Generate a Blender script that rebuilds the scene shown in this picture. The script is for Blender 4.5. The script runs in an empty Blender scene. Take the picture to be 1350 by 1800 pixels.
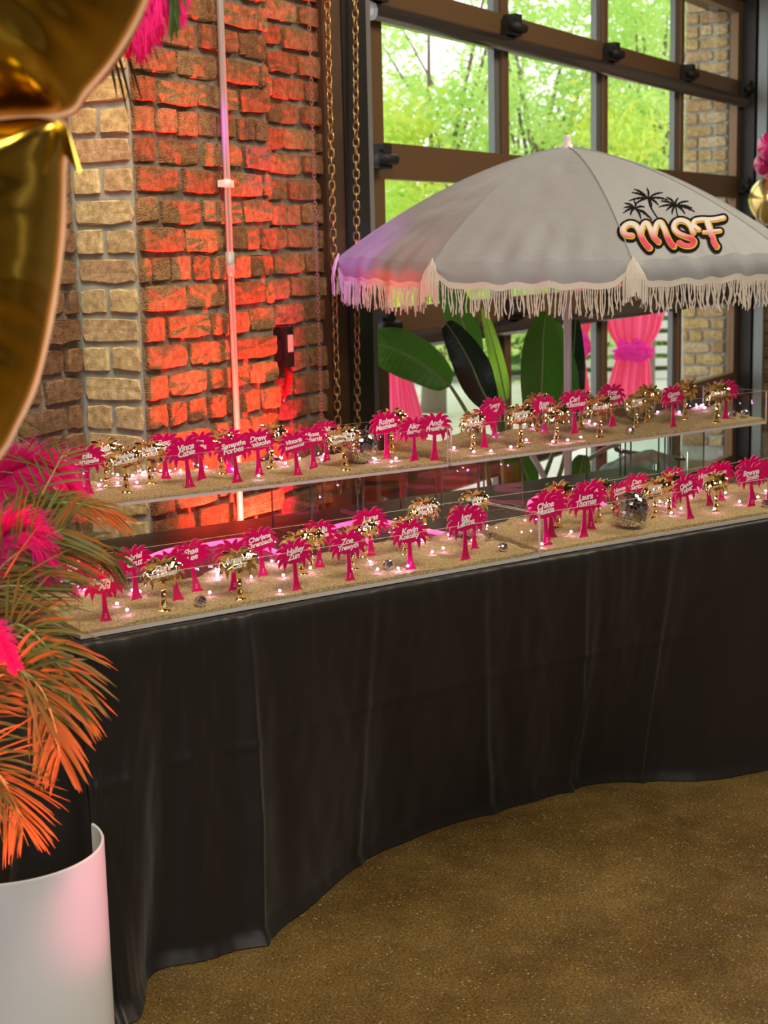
import bpy, bmesh, math, random
from mathutils import Vector, Matrix, noise
from mathutils.bvhtree import BVHTree
import numpy as np
random.seed(7)
S = bpy.context.scene
COL = S.collection
# ------------------------------------------------------------------ camera
F = 2704.0; CX, CY = 675.0, 900.0; CAMH = 1.517
PITCH, ROLL, YAW = math.radians(9.7919), math.radians(1.3282), math.radians(29.3948)
def _basis():
    n = np.array([math.sin(ROLL)*math.cos(PITCH), math.cos(ROLL)*math.cos(PITCH), math.sin(PITCH)])
    up = -n; z = np.array([0, 0, 1.0]); fw = z - up*(z @ up); fw /= np.linalg.norm(fw)
    rt = np.cross(fw, up)
    if rt[0] < 0: rt = -rt
    X = fw*math.cos(YAW) + rt*math.sin(YAW); Y = np.cross(up, X)
    return np.stack([X, Y, up])
RB = _basis()
C0 = Vector((0, 0, CAMH))
def ray(x, y): return Vector(RB @ np.array([x-CX, y-CY, F]))
def P(x, y, d): return C0 + ray(x, y)*(d/F)            # a point at a given depth
def onz(x, y, z):
    d = ray(x, y); return C0 + d*((z-CAMH)/d.z)
def ony(x, y, Y0):
    d = ray(x, y); return C0 + d*(Y0/d.y)
def onx(x, y, X0):
    d = ray(x, y); return C0 + d*(X0/d.x)
def depth(p): return float(np.dot(RB.T @ np.array(p - C0), [0, 0, 1]))
RIGHT = Vector(RB @ np.array([1, 0, 0])); FWD = Vector(RB @ np.array([0, 0, 1])); UPC = Vector(RB @ np.array([0, -1, 0]))
cd = bpy.data.cameras.new('camera'); cam = bpy.data.objects.new('camera', cd); COL.objects.link(cam)
M = Matrix((( RIGHT.x, UPC.x, -FWD.x, 0), (RIGHT.y, UPC.y, -FWD.y, 0), (RIGHT.z, UPC.z, -FWD.z, CAMH), (0, 0, 0, 1)))
cam.matrix_world = M
cd.sensor_fit = 'VERTICAL'; cd.sensor_height = 24; cd.lens = F*24/1800
cd.clip_start = 0.05; cd.clip_end = 200
cd.dof.use_dof = True; cd.dof.focus_distance = 3.6; cd.dof.aperture_fstop = 4.2
S.camera = cam
# ------------------------------------------------------------------ world, exposure, lights
S.view_settings.view_transform = 'Standard'; S.view_settings.look = 'None'
S.view_settings.exposure = 0.0; S.view_settings.gamma = 1.0; S.view_settings.use_curve_mapping = False
S.cycles.use_denoising = True
S.cycles.transparent_max_bounces = 40; S.cycles.max_bounces = 10; S.cycles.sample_clamp_indirect = 4.0
wd = bpy.data.worlds.new('overcast_sky'); S.world = wd; wd.use_nodes = True
nt = wd.node_tree; bg = nt.nodes['Background']
tc = nt.nodes.new('ShaderNodeTexCoord'); sp = nt.nodes.new('ShaderNodeSeparateXYZ'); cr = nt.nodes.new('ShaderNodeValToRGB')
nt.links.new(tc.outputs['Generated'], sp.inputs[0]); nt.links.new(sp.outputs['Z'], cr.inputs[0]); nt.links.new(cr.outputs[0], bg.inputs[0])
cr.color_ramp.elements[0].color = (1.0, 0.98, 0.94, 1); cr.color_ramp.elements[1].color = (0.94, 0.97, 1.0, 1)
bg.inputs[1].default_value = 2.3
def area(name, loc, target, size, power, color, sizey=None, spread=None):
    l = bpy.data.lights.new(name, 'AREA'); l.energy = power; l.color = color; l.size = size
    if sizey: l.shape = 'RECTANGLE'; l.size_y = sizey
    if spread: l.spread = math.radians(spread)
    o = bpy.data.objects.new(name, l); COL.objects.link(o); o.location = loc
    o.rotation_euler = (Vector(target)-Vector(loc)).to_track_quat('-Z', 'Y').to_euler(); return o
def spot(name, loc, target, power, color, angle, blend=0.6, rad=0.03):
    l = bpy.data.lights.new(name, 'SPOT'); l.energy = power; l.color = color
    l.spot_size = math.radians(angle); l.spot_blend = blend; l.shadow_soft_size = rad
    o = bpy.data.objects.new(name, l); COL.objects.link(o); o.location = loc
    o.rotation_euler = (Vector(target)-Vector(loc)).to_track_quat('-Z', 'Y').to_euler(); return o
area('ceiling_lamp_warm', (1.6, 0.3, 3.9), (2.6, 1.6, 0.6), 1.6, 120, (1.0, 0.86, 0.66))
area('ceiling_lamp_far', (6.2, 0.2, 3.9), (6.2, 1.5, 0.5), 1.6, 90, (1.0, 0.84, 0.62))
area('cool_side_fill', (-2.3, -1.2, 2.2), (2.6, 2.2, 1.0), 1.8, 62, (0.88, 0.94, 1.0))  # unseen broad cool light from the side; no window is built there
spot('red_wall_uplight', (3.86, 2.49, 0.10), (3.72, 2.62, 1.5), 1050, (1.0, 0.04, 0.025), 56, 0.9)
spot('pink_wall_uplight', (4.30, 2.62, 0.10), (4.17, 2.80, 1.5), 420, (1.0, 0.02, 0.10), 26, 0.9)
spot('planter_pink_light', (2.20, 0.95, 0.80), (2.00, 1.73, 0.39), 20, (1.0, 0.12, 0.30), 17, 0.7)
spot('red_frond_uplight', (1.55, 1.35, 0.25), (1.80, 1.70, 1.0), 150, (1.0, 0.06, 0.045), 72, 0.8)
spot('pale_brick_fill_spot', (2.2, 2.0, 3.8), (3.34, 2.75, 1.5), 170, (1.0, 0.88, 0.62), 30, 0.8, 0.08)  # added warm spot that brightens the pale side bricks, no known fixture
spot('magenta_spot', (3.1, 2.45, 2.2), (4.45, 2.60, 1.50), 60, (0.72, 0.08, 1.0), 20, 1.0)
# ------------------------------------------------------------------ materials
def nodes(m): return m.node_tree.nodes, m.node_tree.links
def mat(name, color, rough=0.5, metal=0.0, **k):
    m = bpy.data.materials.new(name); m.use_nodes = True
    b = m.node_tree.nodes['Principled BSDF']
    b.inputs['Base Color'].default_value = (*color, 1); b.inputs['Roughness'].default_value = rough; b.inputs['Metallic'].default_value = metal
    if 'spec' in k: b.inputs['Specular IOR Level'].default_value = k['spec']
    if 'emit' in k: b.inputs['Emission Color'].default_value = (*k['emit'], 1); b.inputs['Emission Strength'].default_value = k.get('es', 1)
    if 'sheen' in k: b.inputs['Sheen Weight'].default_value = k['sheen']
    if 'coat' in k: b.inputs['Coat Weight'].default_value = k['coat']
    if 'trans' in k: b.inputs['Transmission Weight'].default_value = k['trans']
    return m
def noise_col(m, c1, c2, scale=10, detail=4, lo=0.35, hi=0.65, rnd=False, coord='Object', bump=0, bscale=None, bdist=0.002):
    N, L = nodes(m); b = N['Principled BSDF']
    t = N.new('ShaderNodeTexCoord'); n = N.new('ShaderNodeTexNoise'); r = N.new('ShaderNodeValToRGB')
    n.inputs['Scale'].default_value = scale; n.inputs['Detail'].default_value = detail
    L.new(t.outputs[coord], n.inputs['Vector']); L.new(n.outputs[0], r.inputs[0])
    r.color_ramp.elements[0].position = lo; r.color_ramp.elements[1].position = hi
    r.color_ramp.elements[0].color = (*c1, 1); r.color_ramp.elements[1].color = (*c2, 1)
    L.new(r.outputs[0], b.inputs['Base Color'])
    if bump:
        n2 = N.new('ShaderNodeTexNoise'); n2.inputs['Scale'].default_value = bscale or scale*3; n2.inputs['Detail'].default_value = 6
        L.new(t.outputs[coord], n2.inputs['Vector'])
        bp = N.new('ShaderNodeBump'); bp.inputs['Strength'].default_value = bump; bp.inputs['Distance'].default_value = bdist
        L.new(n2.outputs[0], bp.inputs['Height']); L.new(bp.outputs[0], b.inputs['Normal'])
    return r
def brick_mat(name, cols, bump=1.0, dist=0.006):
    m = mat(name, cols[0], 0.9, spec=0.15); N, L = nodes(m); b = N['Principled BSDF']
    oi = N.new('ShaderNodeObjectInfo'); r = N.new('ShaderNodeValToRGB'); L.new(oi.outputs['Random'], r.inputs[0])
    r.color_ramp.elements[0].color = (*cols[0], 1); r.color_ramp.elements[1].color = (*cols[-1], 1)
    for i, c in enumerate(cols[1:-1]):
        e = r.color_ramp.elements.new((i+1)/(len(cols)-1)); e.color = (*c, 1)
    t = N.new('ShaderNodeTexCoord'); n = N.new('ShaderNodeTexNoise'); n.inputs['Scale'].default_value = 55; n.inputs['Detail'].default_value = 5
    va = N.new('ShaderNodeVectorMath'); va.operation = 'ADD'; L.new(t.outputs['Object'], va.inputs[0])
    cm = N.new('ShaderNodeCombineXYZ'); ml = N.new('ShaderNodeMath'); ml.operation = 'MULTIPLY'; ml.inputs[1].default_value = 37
    L.new(oi.outputs['Random'], ml.inputs[0]); L.new(ml.outputs[0], cm.inputs[0]); L.new(cm.outputs[0], va.inputs[1]); L.new(va.outputs[0], n.inputs['Vector'])
    v = N.new('ShaderNodeTexVoronoi'); v.inputs['Scale'].default_value = 95; L.new(va.outputs[0], v.inputs['Vector'])
    r2 = N.new('ShaderNodeValToRGB'); r2.color_ramp.elements[0].position = 0.08; r2.color_ramp.elements[1].position = 0.2
    r2.color_ramp.elements[0].color = (0.25, 0.2, 0.16, 1); r2.color_ramp.elements[1].color = (1, 1, 1, 1); L.new(v.outputs['Distance'], r2.inputs[0])
    r3 = N.new('ShaderNodeValToRGB'); r3.color_ramp.elements[0].position = 0.3; r3.color_ramp.elements[1].position = 0.7
    r3.color_ramp.elements[0].color = (0.6, 0.55, 0.5, 1); r3.color_ramp.elements[1].color = (1.15, 1.12, 1.1, 1); L.new(n.outputs[0], r3.inputs[0])
    x1 = N.new('ShaderNodeMix'); x1.data_type = 'RGBA'; x1.blend_type = 'MULTIPLY'; x1.inputs[0].default_value = 1
    x2 = N.new('ShaderNodeMix'); x2.data_type = 'RGBA'; x2.blend_type = 'MULTIPLY'; x2.inputs[0].default_value = 0.8
    L.new(r.outputs[0], x1.inputs[6]); L.new(r3.outputs[0], x1.inputs[7]); L.new(x1.outputs[2], x2.inputs[6]); L.new(r2.outputs[0], x2.inputs[7])
    L.new(x2.outputs[2], b.inputs['Base Color'])
    n2 = N.new('ShaderNodeTexNoise'); n2.inputs['Scale'].default_value = 230; n2.inputs['Detail'].default_value = 2; L.new(va.outputs[0], n2.inputs['Vector'])
    bp = N.new('ShaderNodeBump'); bp.inputs['Strength'].default_value = bump; bp.inputs['Distance'].default_value = dist
    L.new(n2.outputs[0], bp.inputs['Height']); L.new(bp.outputs[0], b.inputs['Normal'])
    return m
def clear_mat(name, tint=(1, 1, 1), ior=1.49, rough=0.01, gcol=(1, 1, 1), haze=0.0, hcol=(1, 1, 1)):
    m = bpy.data.materials.new(name); m.use_nodes = True; N, L = nodes(m); N.clear()
    o = N.new('ShaderNodeOutputMaterial'); mx = N.new('ShaderNodeMixShader'); tr = N.new('ShaderNodeBsdfTransparent'); gl = N.new('ShaderNodeBsdfGlossy'); fr = N.new('ShaderNodeFresnel')
    tr.inputs[0].default_value = (*tint, 1); gl.inputs[0].default_value = (*gcol, 1); gl.inputs['Roughness'].default_value = rough; fr.inputs[0].default_value = ior
    ge = N.new('ShaderNodeNewGeometry'); iv = N.new('ShaderNodeMath'); iv.operation = 'SUBTRACT'; iv.inputs[0].default_value = 1; L.new(ge.outputs['Backfacing'], iv.inputs[1])
    ml = N.new('ShaderNodeMath'); ml.operation = 'MULTIPLY'; L.new(fr.outputs[0], ml.inputs[0]); L.new(iv.outputs[0], ml.inputs[1])
    L.new(ml.outputs[0], mx.inputs[0]); L.new(tr.outputs[0], mx.inputs[1]); L.new(gl.outputs[0], mx.inputs[2])
    if haze:
        df = N.new('ShaderNodeBsdfDiffuse'); df.inputs[0].default_value = (*hcol, 1); m2 = N.new('ShaderNodeMixShader'); m2.inputs[0].default_value = haze
        L.new(mx.outputs[0], m2.inputs[1]); L.new(df.outputs[0], m2.inputs[2]); L.new(m2.outputs[0], o.inputs[0])
    else: L.new(mx.outputs[0], o.inputs[0])
    return m
def leaf_mat(name, col, tcol, tw=0.4, rough=0.5, var=None, stripe=0):
    m = bpy.data.materials.new(name); m.use_nodes = True; N, L = nodes(m); b = N['Principled BSDF']; o = N['Material Output']
    b.inputs['Base Color'].default_value = (*col, 1); b.inputs['Roughness'].default_value = rough; b.inputs['Specular IOR Level'].default_value = 0.35
    t = N.new('ShaderNodeBsdfTranslucent'); t.inputs[0].default_value = (*tcol, 1); x = N.new('ShaderNodeMixShader'); x.inputs[0].default_value = tw
    L.new(b.outputs[0], x.inputs[1]); L.new(t.outputs[0], x.inputs[2]); L.new(x.outputs[0], o.inputs[0])
    if var:
        tc = N.new('ShaderNodeTexCoord'); n = N.new('ShaderNodeTexNoise'); n.inputs['Scale'].default_value = var[0]; r = N.new('ShaderNodeValToRGB')
        L.new(tc.outputs['Object'], n.inputs['Vector']); L.new(n.outputs[0], r.inputs[0])
        r.color_ramp.elements[0].position = 0.35; r.color_ramp.elements[1].position = 0.65
        r.color_ramp.elements[0].color = (*col, 1); r.color_ramp.elements[1].color = (*var[1], 1); L.new(r.outputs[0], b.inputs['Base Color'])
        r2 = N.new('ShaderNodeValToRGB'); L.new(n.outputs[0], r2.inputs[0]); r2.color_ramp.elements[0].position = 0.35; r2.color_ramp.elements[1].position = 0.65
        r2.color_ramp.elements[0].color = (*tcol, 1); r2.color_ramp.elements[1].color = (*var[2], 1); L.new(r2.outputs[0], t.inputs[0])
    return m
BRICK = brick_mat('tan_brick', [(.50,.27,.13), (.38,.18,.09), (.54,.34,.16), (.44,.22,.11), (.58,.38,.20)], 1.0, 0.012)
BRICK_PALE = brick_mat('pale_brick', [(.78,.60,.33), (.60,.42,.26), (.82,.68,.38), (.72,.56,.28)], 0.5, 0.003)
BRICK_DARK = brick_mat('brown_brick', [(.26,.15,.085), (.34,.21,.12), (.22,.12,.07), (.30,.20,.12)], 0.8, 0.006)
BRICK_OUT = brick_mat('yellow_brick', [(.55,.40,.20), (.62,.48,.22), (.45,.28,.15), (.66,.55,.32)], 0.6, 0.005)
MORTAR = mat('mortar', (.24,.22,.19), 0.95, spec=.1); noise_col(MORTAR, (.24,.20,.15), (.40,.34,.26), 30, 6, bump=0.9, bscale=120, bdist=0.006)
MORTAR_PALE = mat('grey_mortar', (.36,.38,.34), 0.9, spec=.1); noise_col(MORTAR_PALE, (.36,.37,.33), (.48,.49,.43), 25, 5, bump=0.4, bscale=150)
CONCRETE = mat('stained_concrete', (.12,.08,.03), 0.42, spec=.35)
def concrete():
    N, L = nodes(CONCRETE); b = N['Principled BSDF']; t = N.new('ShaderNodeTexCoord')
    def nz(s, d=6, rough=.6):
        n = N.new('ShaderNodeTexNoise'); n.inputs['Scale'].default_value = s; n.inputs['Detail'].default_value = d; n.inputs['Roughness'].default_value = rough; L.new(t.outputs['Object'], n.inputs['Vector']); return n
    def ramp(src, p0, c0, p1, c1):
        r = N.new('ShaderNodeValToRGB'); r.color_ramp.elements[0].position = p0; r.color_ramp.elements[1].position = p1
        r.color_ramp.elements[0].color = (*c0, 1); r.color_ramp.elements[1].color = (*c1, 1); L.new(src, r.inputs[0]); return r
    def mix(a, bb, mode, fac=1.0, fs=None):
        x = N.new('ShaderNodeMix'); x.data_type = 'RGBA'; x.blend_type = mode; x.inputs[0].default_value = fac
        if fs: L.new(fs, x.inputs[0])
        L.new(a, x.inputs[6]); L.new(bb, x.inputs[7]); return x.outputs[2]
    big = ramp(nz(1.3).outputs[0], .35, (.12,.075,.021), .68, (.215,.145,.047))
    mid = ramp(nz(7, 8, .7).outputs[0], .3, (.62,.60,.58), .7, (1.25,1.2,1.15))
    c = mix(big.outputs[0], mid.outputs[0], 'MULTIPLY')
    fine = ramp(nz(170, 3, .5).outputs[0], .36, (.42,.40,.36), .62, (1.45,1.45,1.4))
    c = mix(c, fine.outputs[0], 'MULTIPLY', .8)
    v = N.new('ShaderNodeTexVoronoi'); v.inputs['Scale'].default_value = 95; L.new(t.outputs['Object'], v.inputs['Vector'])
    sp1 = ramp(v.outputs['Distance'], .10, (1,1,1), .24, (0,0,0))
    gate = ramp(nz(34, 3).outputs[0], .44, (0,0,0), .54, (1,1,1))
    g = mix(sp1.outputs[0], gate.outputs[0], 'MULTIPLY')
    light = N.new('ShaderNodeRGB'); light.outputs[0].default_value = (.55,.45,.24,1)
    bw = N.new('ShaderNodeRGBToBW'); L.new(g, bw.inputs[0]); c = mix(c, light.outputs[0], 'MIX', 1, bw.outputs[0])
    v2 = N.new('ShaderNodeTexVoronoi'); v2.inputs['Scale'].default_value = 60; L.new(t.outputs['Object'], v2.inputs['Vector'])
    sp2 = ramp(v2.outputs['Distance'], .08, (1,1,1), .17, (0,0,0)); gate2 = ramp(nz(21, 3).outputs[0], .54, (0,0,0), .62, (1,1,1))
    g2 = mix(sp2.outputs[0], gate2.outputs[0], 'MULTIPLY'); bw2 = N.new('ShaderNodeRGBToBW'); L.new(g2, bw2.inputs[0])
    dk = N.new('ShaderNodeRGB'); dk.outputs[0].default_value = (.02,.015,.008,1); c = mix(c, dk.outputs[0], 'MIX', 1, bw2.outputs[0])
    st = ramp(nz(3.1, 4, .6).outputs[0], .62, (0,0,0), .74, (1,1,1)); bw3 = N.new('ShaderNodeRGBToBW'); L.new(st.outputs[0], bw3.inputs[0])
    mm = N.new('ShaderNodeMath'); mm.operation = 'MULTIPLY'; mm.inputs[1].default_value = .5; L.new(bw3.outputs[0], mm.inputs[0])
    gy = N.new('ShaderNodeRGB'); gy.outputs[0].default_value = (.07,.06,.035,1); c = mix(c, gy.outputs[0], 'MIX', 1, mm.outputs[0])
    L.new(c, b.inputs['Base Color'])
    rr = ramp(nz(9).outputs[0], .3, (.32,)*3, .7, (.55,)*3); L.new(rr.outputs[0], b.inputs['Roughness'])
    bp = N.new('ShaderNodeBump'); bp.inputs['Strength'].default_value = .15; bp.inputs['Distance'].default_value = .001; L.new(nz(90).outputs[0], bp.inputs['Height']); L.new(bp.outputs[0], b.inputs['Normal'])
concrete()
CLOTH = mat('black_satin_cloth', (.014,.012,.011), 0.45, spec=.45, sheen=.08)
def cloth_bump():
    N, L = nodes(CLOTH); b = N['Principled BSDF']; t = N.new('ShaderNodeTexCoord'); n = N.new('ShaderNodeTexNoise'); n.inputs['Scale'].default_value = 9; n.inputs['Detail'].default_value = 2
    mp = N.new('ShaderNodeMapping'); mp.inputs['Scale'].default_value = (.6, .6, .5); L.new(t.outputs['Object'], mp.inputs[0]); L.new(mp.outputs[0], n.inputs['Vector'])
    bp = N.new('ShaderNodeBump'); bp.inputs['Strength'].default_value = .35; bp.inputs['Distance'].default_value = .012; L.new(n.outputs[0], bp.inputs['Height']); L.new(bp.outputs[0], b.inputs['Normal'])
cloth_bump()
STEEL_BROWN = mat('brown_painted_steel', (.075,.035,.018), 0.5); noise_col(STEEL_BROWN, (.06,.028,.014), (.10,.05,.025), 6, 3)
STEEL_BLACK = mat('black_steel', (.012,.010,.010), 0.45)
RAIL_BROWN = mat('bronze_anodised_rail', (.17,.095,.045), 0.38, 0.2)
MUNTIN_GREY = mat('grey_muntin', (.16,.18,.18), 0.4, 0.2)
STRUT = mat('dark_polished_strut', (.22,.20,.20), 0.22, 0.85)
RUBBER = mat('black_rubber', (.01,.01,.01), 0.6)
GALV = mat('galvanised_pipe', (.50,.49,.48), 0.55, 0.25)
BRASSY = mat('brass_chain_plating', (.62,.40,.17), 0.35, 0.9)
DULLCH = mat('dull_grey_chain', (.32,.25,.22), 0.5, 0.6)
GLASS = clear_mat('door_glass', (.97,.985,.98), 1.45, 0.0)
ACRYL = clear_mat('clear_acrylic', (.992,.99,.988), 1.42, 0.01)
ACRYL_G = clear_mat('greenish_clear_acrylic', (.93,.975,.955), 1.45, 0.02)
ACRYL_EDGE = mat('polished_acrylic_edge', (.80,.74,.70), 0.2, trans=.25)
SAND = mat('beige_sand', (.5,.36,.2), 0.95, spec=.1)
noise_col(SAND, (.36,.26,.12), (.74,.60,.33), 260, 4, .35, .65, bump=1.0, bscale=420, bdist=.004)
PINK = mat('magenta_acrylic', (.66,.003,.125), 0.25, coat=.3)
PINK_EDGE = mat('light_magenta_edge', (.95,.16,.36), 0.3)
GOLD = mat('gold_mirror_acrylic', (1.0,.78,.38), 0.07, 1.0)
def goldbump():
    N, L = nodes(GOLD); b = N['Principled BSDF']; t = N.new('ShaderNodeTexCoord'); n = N.new('ShaderNodeTexNoise'); n.inputs['Scale'].default_value = 3.5; n.inputs['Detail'].default_value = 1
    bp = N.new('ShaderNodeBump'); bp.inputs['Strength'].default_value = 1; bp.inputs['Distance'].default_value = .055; L.new(t.outputs['Object'], n.inputs['Vector']); L.new(n.outputs[0], bp.inputs['Height']); L.new(bp.outputs[0], b.inputs['Normal'])
goldbump()
GOLD_EDGE = mat('pale_gold_edge', (.9,.72,.4), 0.3, .3)
WHITE_INK = mat('white_paint_pen', (.95,.90,.92), 0.5)
MIRROR = mat('mirror_tile', (.92,.93,.95), 0.03, 1.0)
DARKCORE = mat('grey_ball_core', (.25,.25,.27), 0.5)
WIRE = mat('fine_copper_wire', (.75,.55,.45), 0.3, .8)
BULB = mat('violet_white_led', (.9,.8,1), .3, emit=(.85,.36,1.0), es=70)
NEON = mat('pink_neon_flex', (.9,.2,.5), .4, emit=(1.0,.06,.22), es=3.0)
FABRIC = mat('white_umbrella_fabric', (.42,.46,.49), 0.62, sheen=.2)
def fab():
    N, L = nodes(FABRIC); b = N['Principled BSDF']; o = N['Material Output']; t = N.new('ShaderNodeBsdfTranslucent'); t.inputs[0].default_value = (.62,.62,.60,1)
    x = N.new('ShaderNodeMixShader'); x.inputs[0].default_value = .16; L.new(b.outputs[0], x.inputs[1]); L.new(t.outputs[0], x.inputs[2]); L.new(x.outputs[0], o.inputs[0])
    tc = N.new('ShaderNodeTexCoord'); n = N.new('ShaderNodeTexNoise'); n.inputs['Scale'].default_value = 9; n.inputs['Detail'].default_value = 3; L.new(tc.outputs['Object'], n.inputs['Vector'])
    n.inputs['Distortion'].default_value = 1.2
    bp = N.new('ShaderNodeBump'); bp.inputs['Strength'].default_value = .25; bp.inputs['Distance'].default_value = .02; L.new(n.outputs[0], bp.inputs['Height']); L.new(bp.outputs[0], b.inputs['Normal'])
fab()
FRINGE = mat('cream_cotton_fringe', (.72,.68,.60), 0.85)
WHITE_PAINT = mat('white_painted_metal', (.88,.87,.88), 0.35)
BLACK_PRINT = mat('black_print', (.008,.007,.007), 0.8, spec=.05)
YELLOW_PRINT = mat('yellow_print', (.70,.42,.04), 0.8, spec=.05)
FOIL = mat('gold_foil', (.74,.48,.06), 0.2, 1.0)
FOIL_EDGE = mat('rose_gold_seam', (.75,.40,.22), 0.45, .5)
PLASTIC_W = mat('white_glossy_plastic', (.80,.82,.84), 0.28)
POTBLACK = mat('black_pot_plastic', (.015,.015,.015), 0.5)
SOIL = mat('dark_soil', (.03,.02,.012), 0.95); noise_col(SOIL, (.02,.012,.008), (.06,.04,.025), 60)
FROND = leaf_mat('dried_green_frond', (.13,.17,.035), (.20,.24,.04), .25, .45, (8, (.26,.24,.06), (.3,.26,.05)))
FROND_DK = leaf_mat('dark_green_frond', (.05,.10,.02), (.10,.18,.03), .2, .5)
FEATHER = leaf_mat('hot_pink_feather', (.92,.02,.32), (.95,.03,.36), .35, .8)
LEAF_BIG = leaf_mat('banana_leaf_green', (.045,.13,.022), (.12,.32,.03), .35, .38)
LEAF_DARK = leaf_mat('dark_leaf_green', (.012,.035,.018), (.02,.06,.02), .12, .4)
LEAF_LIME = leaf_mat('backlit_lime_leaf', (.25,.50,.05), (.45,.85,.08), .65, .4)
MIDRIB = mat('pale_green_midrib', (.30,.42,.14), .45)
TREE1 = leaf_mat('spring_tree_leaf', (.36,.54,.12), (.62,.90,.24), .55, .6, (1.1, (.50,.66,.18), (.80,.97,.40)))
TREE2 = leaf_mat('yellow_tree_leaf', (.55,.58,.06), (.85,.85,.12), .55, .6, (1.5, (.38,.58,.08), (.6,.85,.15)))
HEDGE = leaf_mat('hedge_leaf', (.10,.22,.05), (.3,.55,.1), .4, .6, (2.0, (.2,.36,.09), (.45,.7,.2)))
BARK = mat('grey_brown_bark', (.16,.12,.09), .9)
PAVE = mat('pale_paving', (.72,.70,.64), .8); noise_col(PAVE, (.66,.64,.58), (.78,.76,.70), 1.5, 4)
GRASS = mat('lawn_green', (.16,.30,.06), .9); noise_col(GRASS, (.10,.22,.04), (.24,.40,.08), 12, 5)
TULLE = leaf_mat('hot_pink_tulle', (.95,.15,.36), (1.0,.20,.44), .5, .7)
TULLE_T = leaf_mat('magenta_tulle_tie', (.90,.01,.45), (.98,.02,.50), .5, .7)
HOUSEW = mat('grey_house_siding', (.35,.35,.38), .7); ROOFM = mat('grey_roof', (.30,.31,.34), .8); ORANGE = mat('orange_wood_siding', (.55,.30,.12), .7)
CEIL = mat('dark_ceiling', (.10,.085,.07), .8); WALLM = mat('dim_room_wall', (.42,.34,.27), .85)
BALL_P = mat('magenta_latex', (.55,.01,.14), .18, coat=.6); BALL_G = mat('chrome_gold_latex', (.75,.55,.20), .2, .85)
BAGM = mat('grey_black_bag_fabric', (.10,.11,.11), .5); CHROME = mat('dark_chrome_tube', (.35,.36,.37), .25, .9)
# ------------------------------------------------------------------ mesh helpers
class MB:
    def __init__(s): s.v = []; s.f = []; s.m = []; s.sm = []
    def add(s, vs, fs, mi=0, smooth=False):
        o = len(s.v); s.v += [tuple(v) for v in vs]
        for f in fs: s.f.append([i+o for i in f]); s.m.append(mi); s.sm.append(smooth)
        return s
    def box(s, c, d, mi=0, rot=None):
        x, y, z = d[0]/2, d[1]/2, d[2]/2
        vs = [Vector((a, b, e)) for a in (-x, x) for b in (-y, y) for e in (-z, z)]
        if rot is not None: vs = [rot @ v for v in vs]
        c = Vector(c); vs = [v+c for v in vs]
        return s.add(vs, [(0,1,3,2), (4,6,7,5), (0,4,5,1), (2,3,7,6), (0,2,6,4), (1,5,7,3)], mi)
    def tube(s, pts, r, n=8, mi=0, caps=True, smooth=True):
        pts = [Vector(p) for p in pts]; k = len(pts); rs = r if hasattr(r, '__len__') else [r]*k
        up = Vector((0, 0, 1)); vs = []; prev = None
        for i, p in enumerate(pts):
            t = (pts[min(i+1, k-1)]-pts[max(i-1, 0)])
            if t.length < 1e-9: t = Vector((0, 0, 1))
            t.normalize()
            a = prev - t*prev.dot(t) if prev is not None else None
            if a is None or a.length < 1e-5: a = t.cross(up if abs(t.z) < .95 else Vector((1, 0, 0)))
            a.normalize(); prev = a; b = t.cross(a)
            for j in range(n):
                an = 2*math.pi*j/n; vs.append(p + (a*math.cos(an)+b*math.sin(an))*rs[i])
        fs = [(i*n+j, i*n+(j+1) % n, (i+1)*n+(j+1) % n, (i+1)*n+j) for i in range(k-1) for j in range(n)]
        if caps: fs += [tuple(range(n))[::-1], tuple((k-1)*n+j for j in range(n))]
        return s.add(vs, fs, mi, smooth)
    def lathe(s, prof, n=24, c=(0, 0, 0), mi=0, smooth=True, a0=0, a1=2*math.pi):
        full = abs(a1-a0-2*math.pi) < 1e-6; m = n if full else n+1; vs = []
        for (r, z) in prof:
            for j in range(m):
                a = a0+(a1-a0)*j/n; vs.append((c[0]+r*math.cos(a), c[1]+r*math.sin(a), c[2]+z))
        fs = []
        for i in range(len(prof)-1):
            for j in range(n):
                j2 = (j+1) % m if full else j+1
                fs.append((i*m+j, i*m+j2, (i+1)*m+j2, (i+1)*m+j))
        return s.add(vs, fs, mi, smooth)
    def grid(s, fn, nu, nv, mi=0, smooth=True, flip=False):
        vs = [fn(i/nu, j/nv) for j in range(nv+1) for i in range(nu+1)]
        fs = []
        for j in range(nv):
            for i in range(nu):
                a = j*(nu+1)+i; q = (a, a+1, a+nu+2, a+nu+1); fs.append(q[::-1] if flip else q)
        return s.add(vs, fs, mi, smooth)
    def mesh(s, name, mats):
        me = bpy.data.meshes.new(name); me.from_pydata([tuple(v) for v in s.v], [], s.f)
        for m in (mats if isinstance(mats, (list, tuple)) else [mats]): me.materials.append(m)
        me.polygons.foreach_set('material_index', s.m); me.polygons.foreach_set('use_smooth', s.sm); me.update(); return me
    def obj(s, name, mats, parent=None, **k): return put(name, s.mesh(name, mats), parent, **k)
def put(name, me, parent=None, loc=None, rot=None, scale=None, **k):
    o = bpy.data.objects.new(name, me); COL.objects.link(o)
    if parent is not None: o.parent = parent
    if loc is not None: o.location = loc
    if rot is not None: o.rotation_euler = rot
    if scale is not None: o.scale = scale
    for a, b in k.items(): o[a] = b
    return o
def empty(name, loc=(0, 0, 0), rz=0.0, **k):
    o = bpy.data.objects.new(name, None); COL.objects.link(o); o.location = loc; o.rotation_euler = (0, 0, rz); o.empty_display_size = .1
    for a, b in k.items(): o[a] = b
    return o
def thing(name, label, cat, loc=(0, 0, 0), rz=0.0, group=None):
    o = empty(name, loc, rz, label=label, category=cat)
    if group: o['group'] = group
    return o
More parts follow.
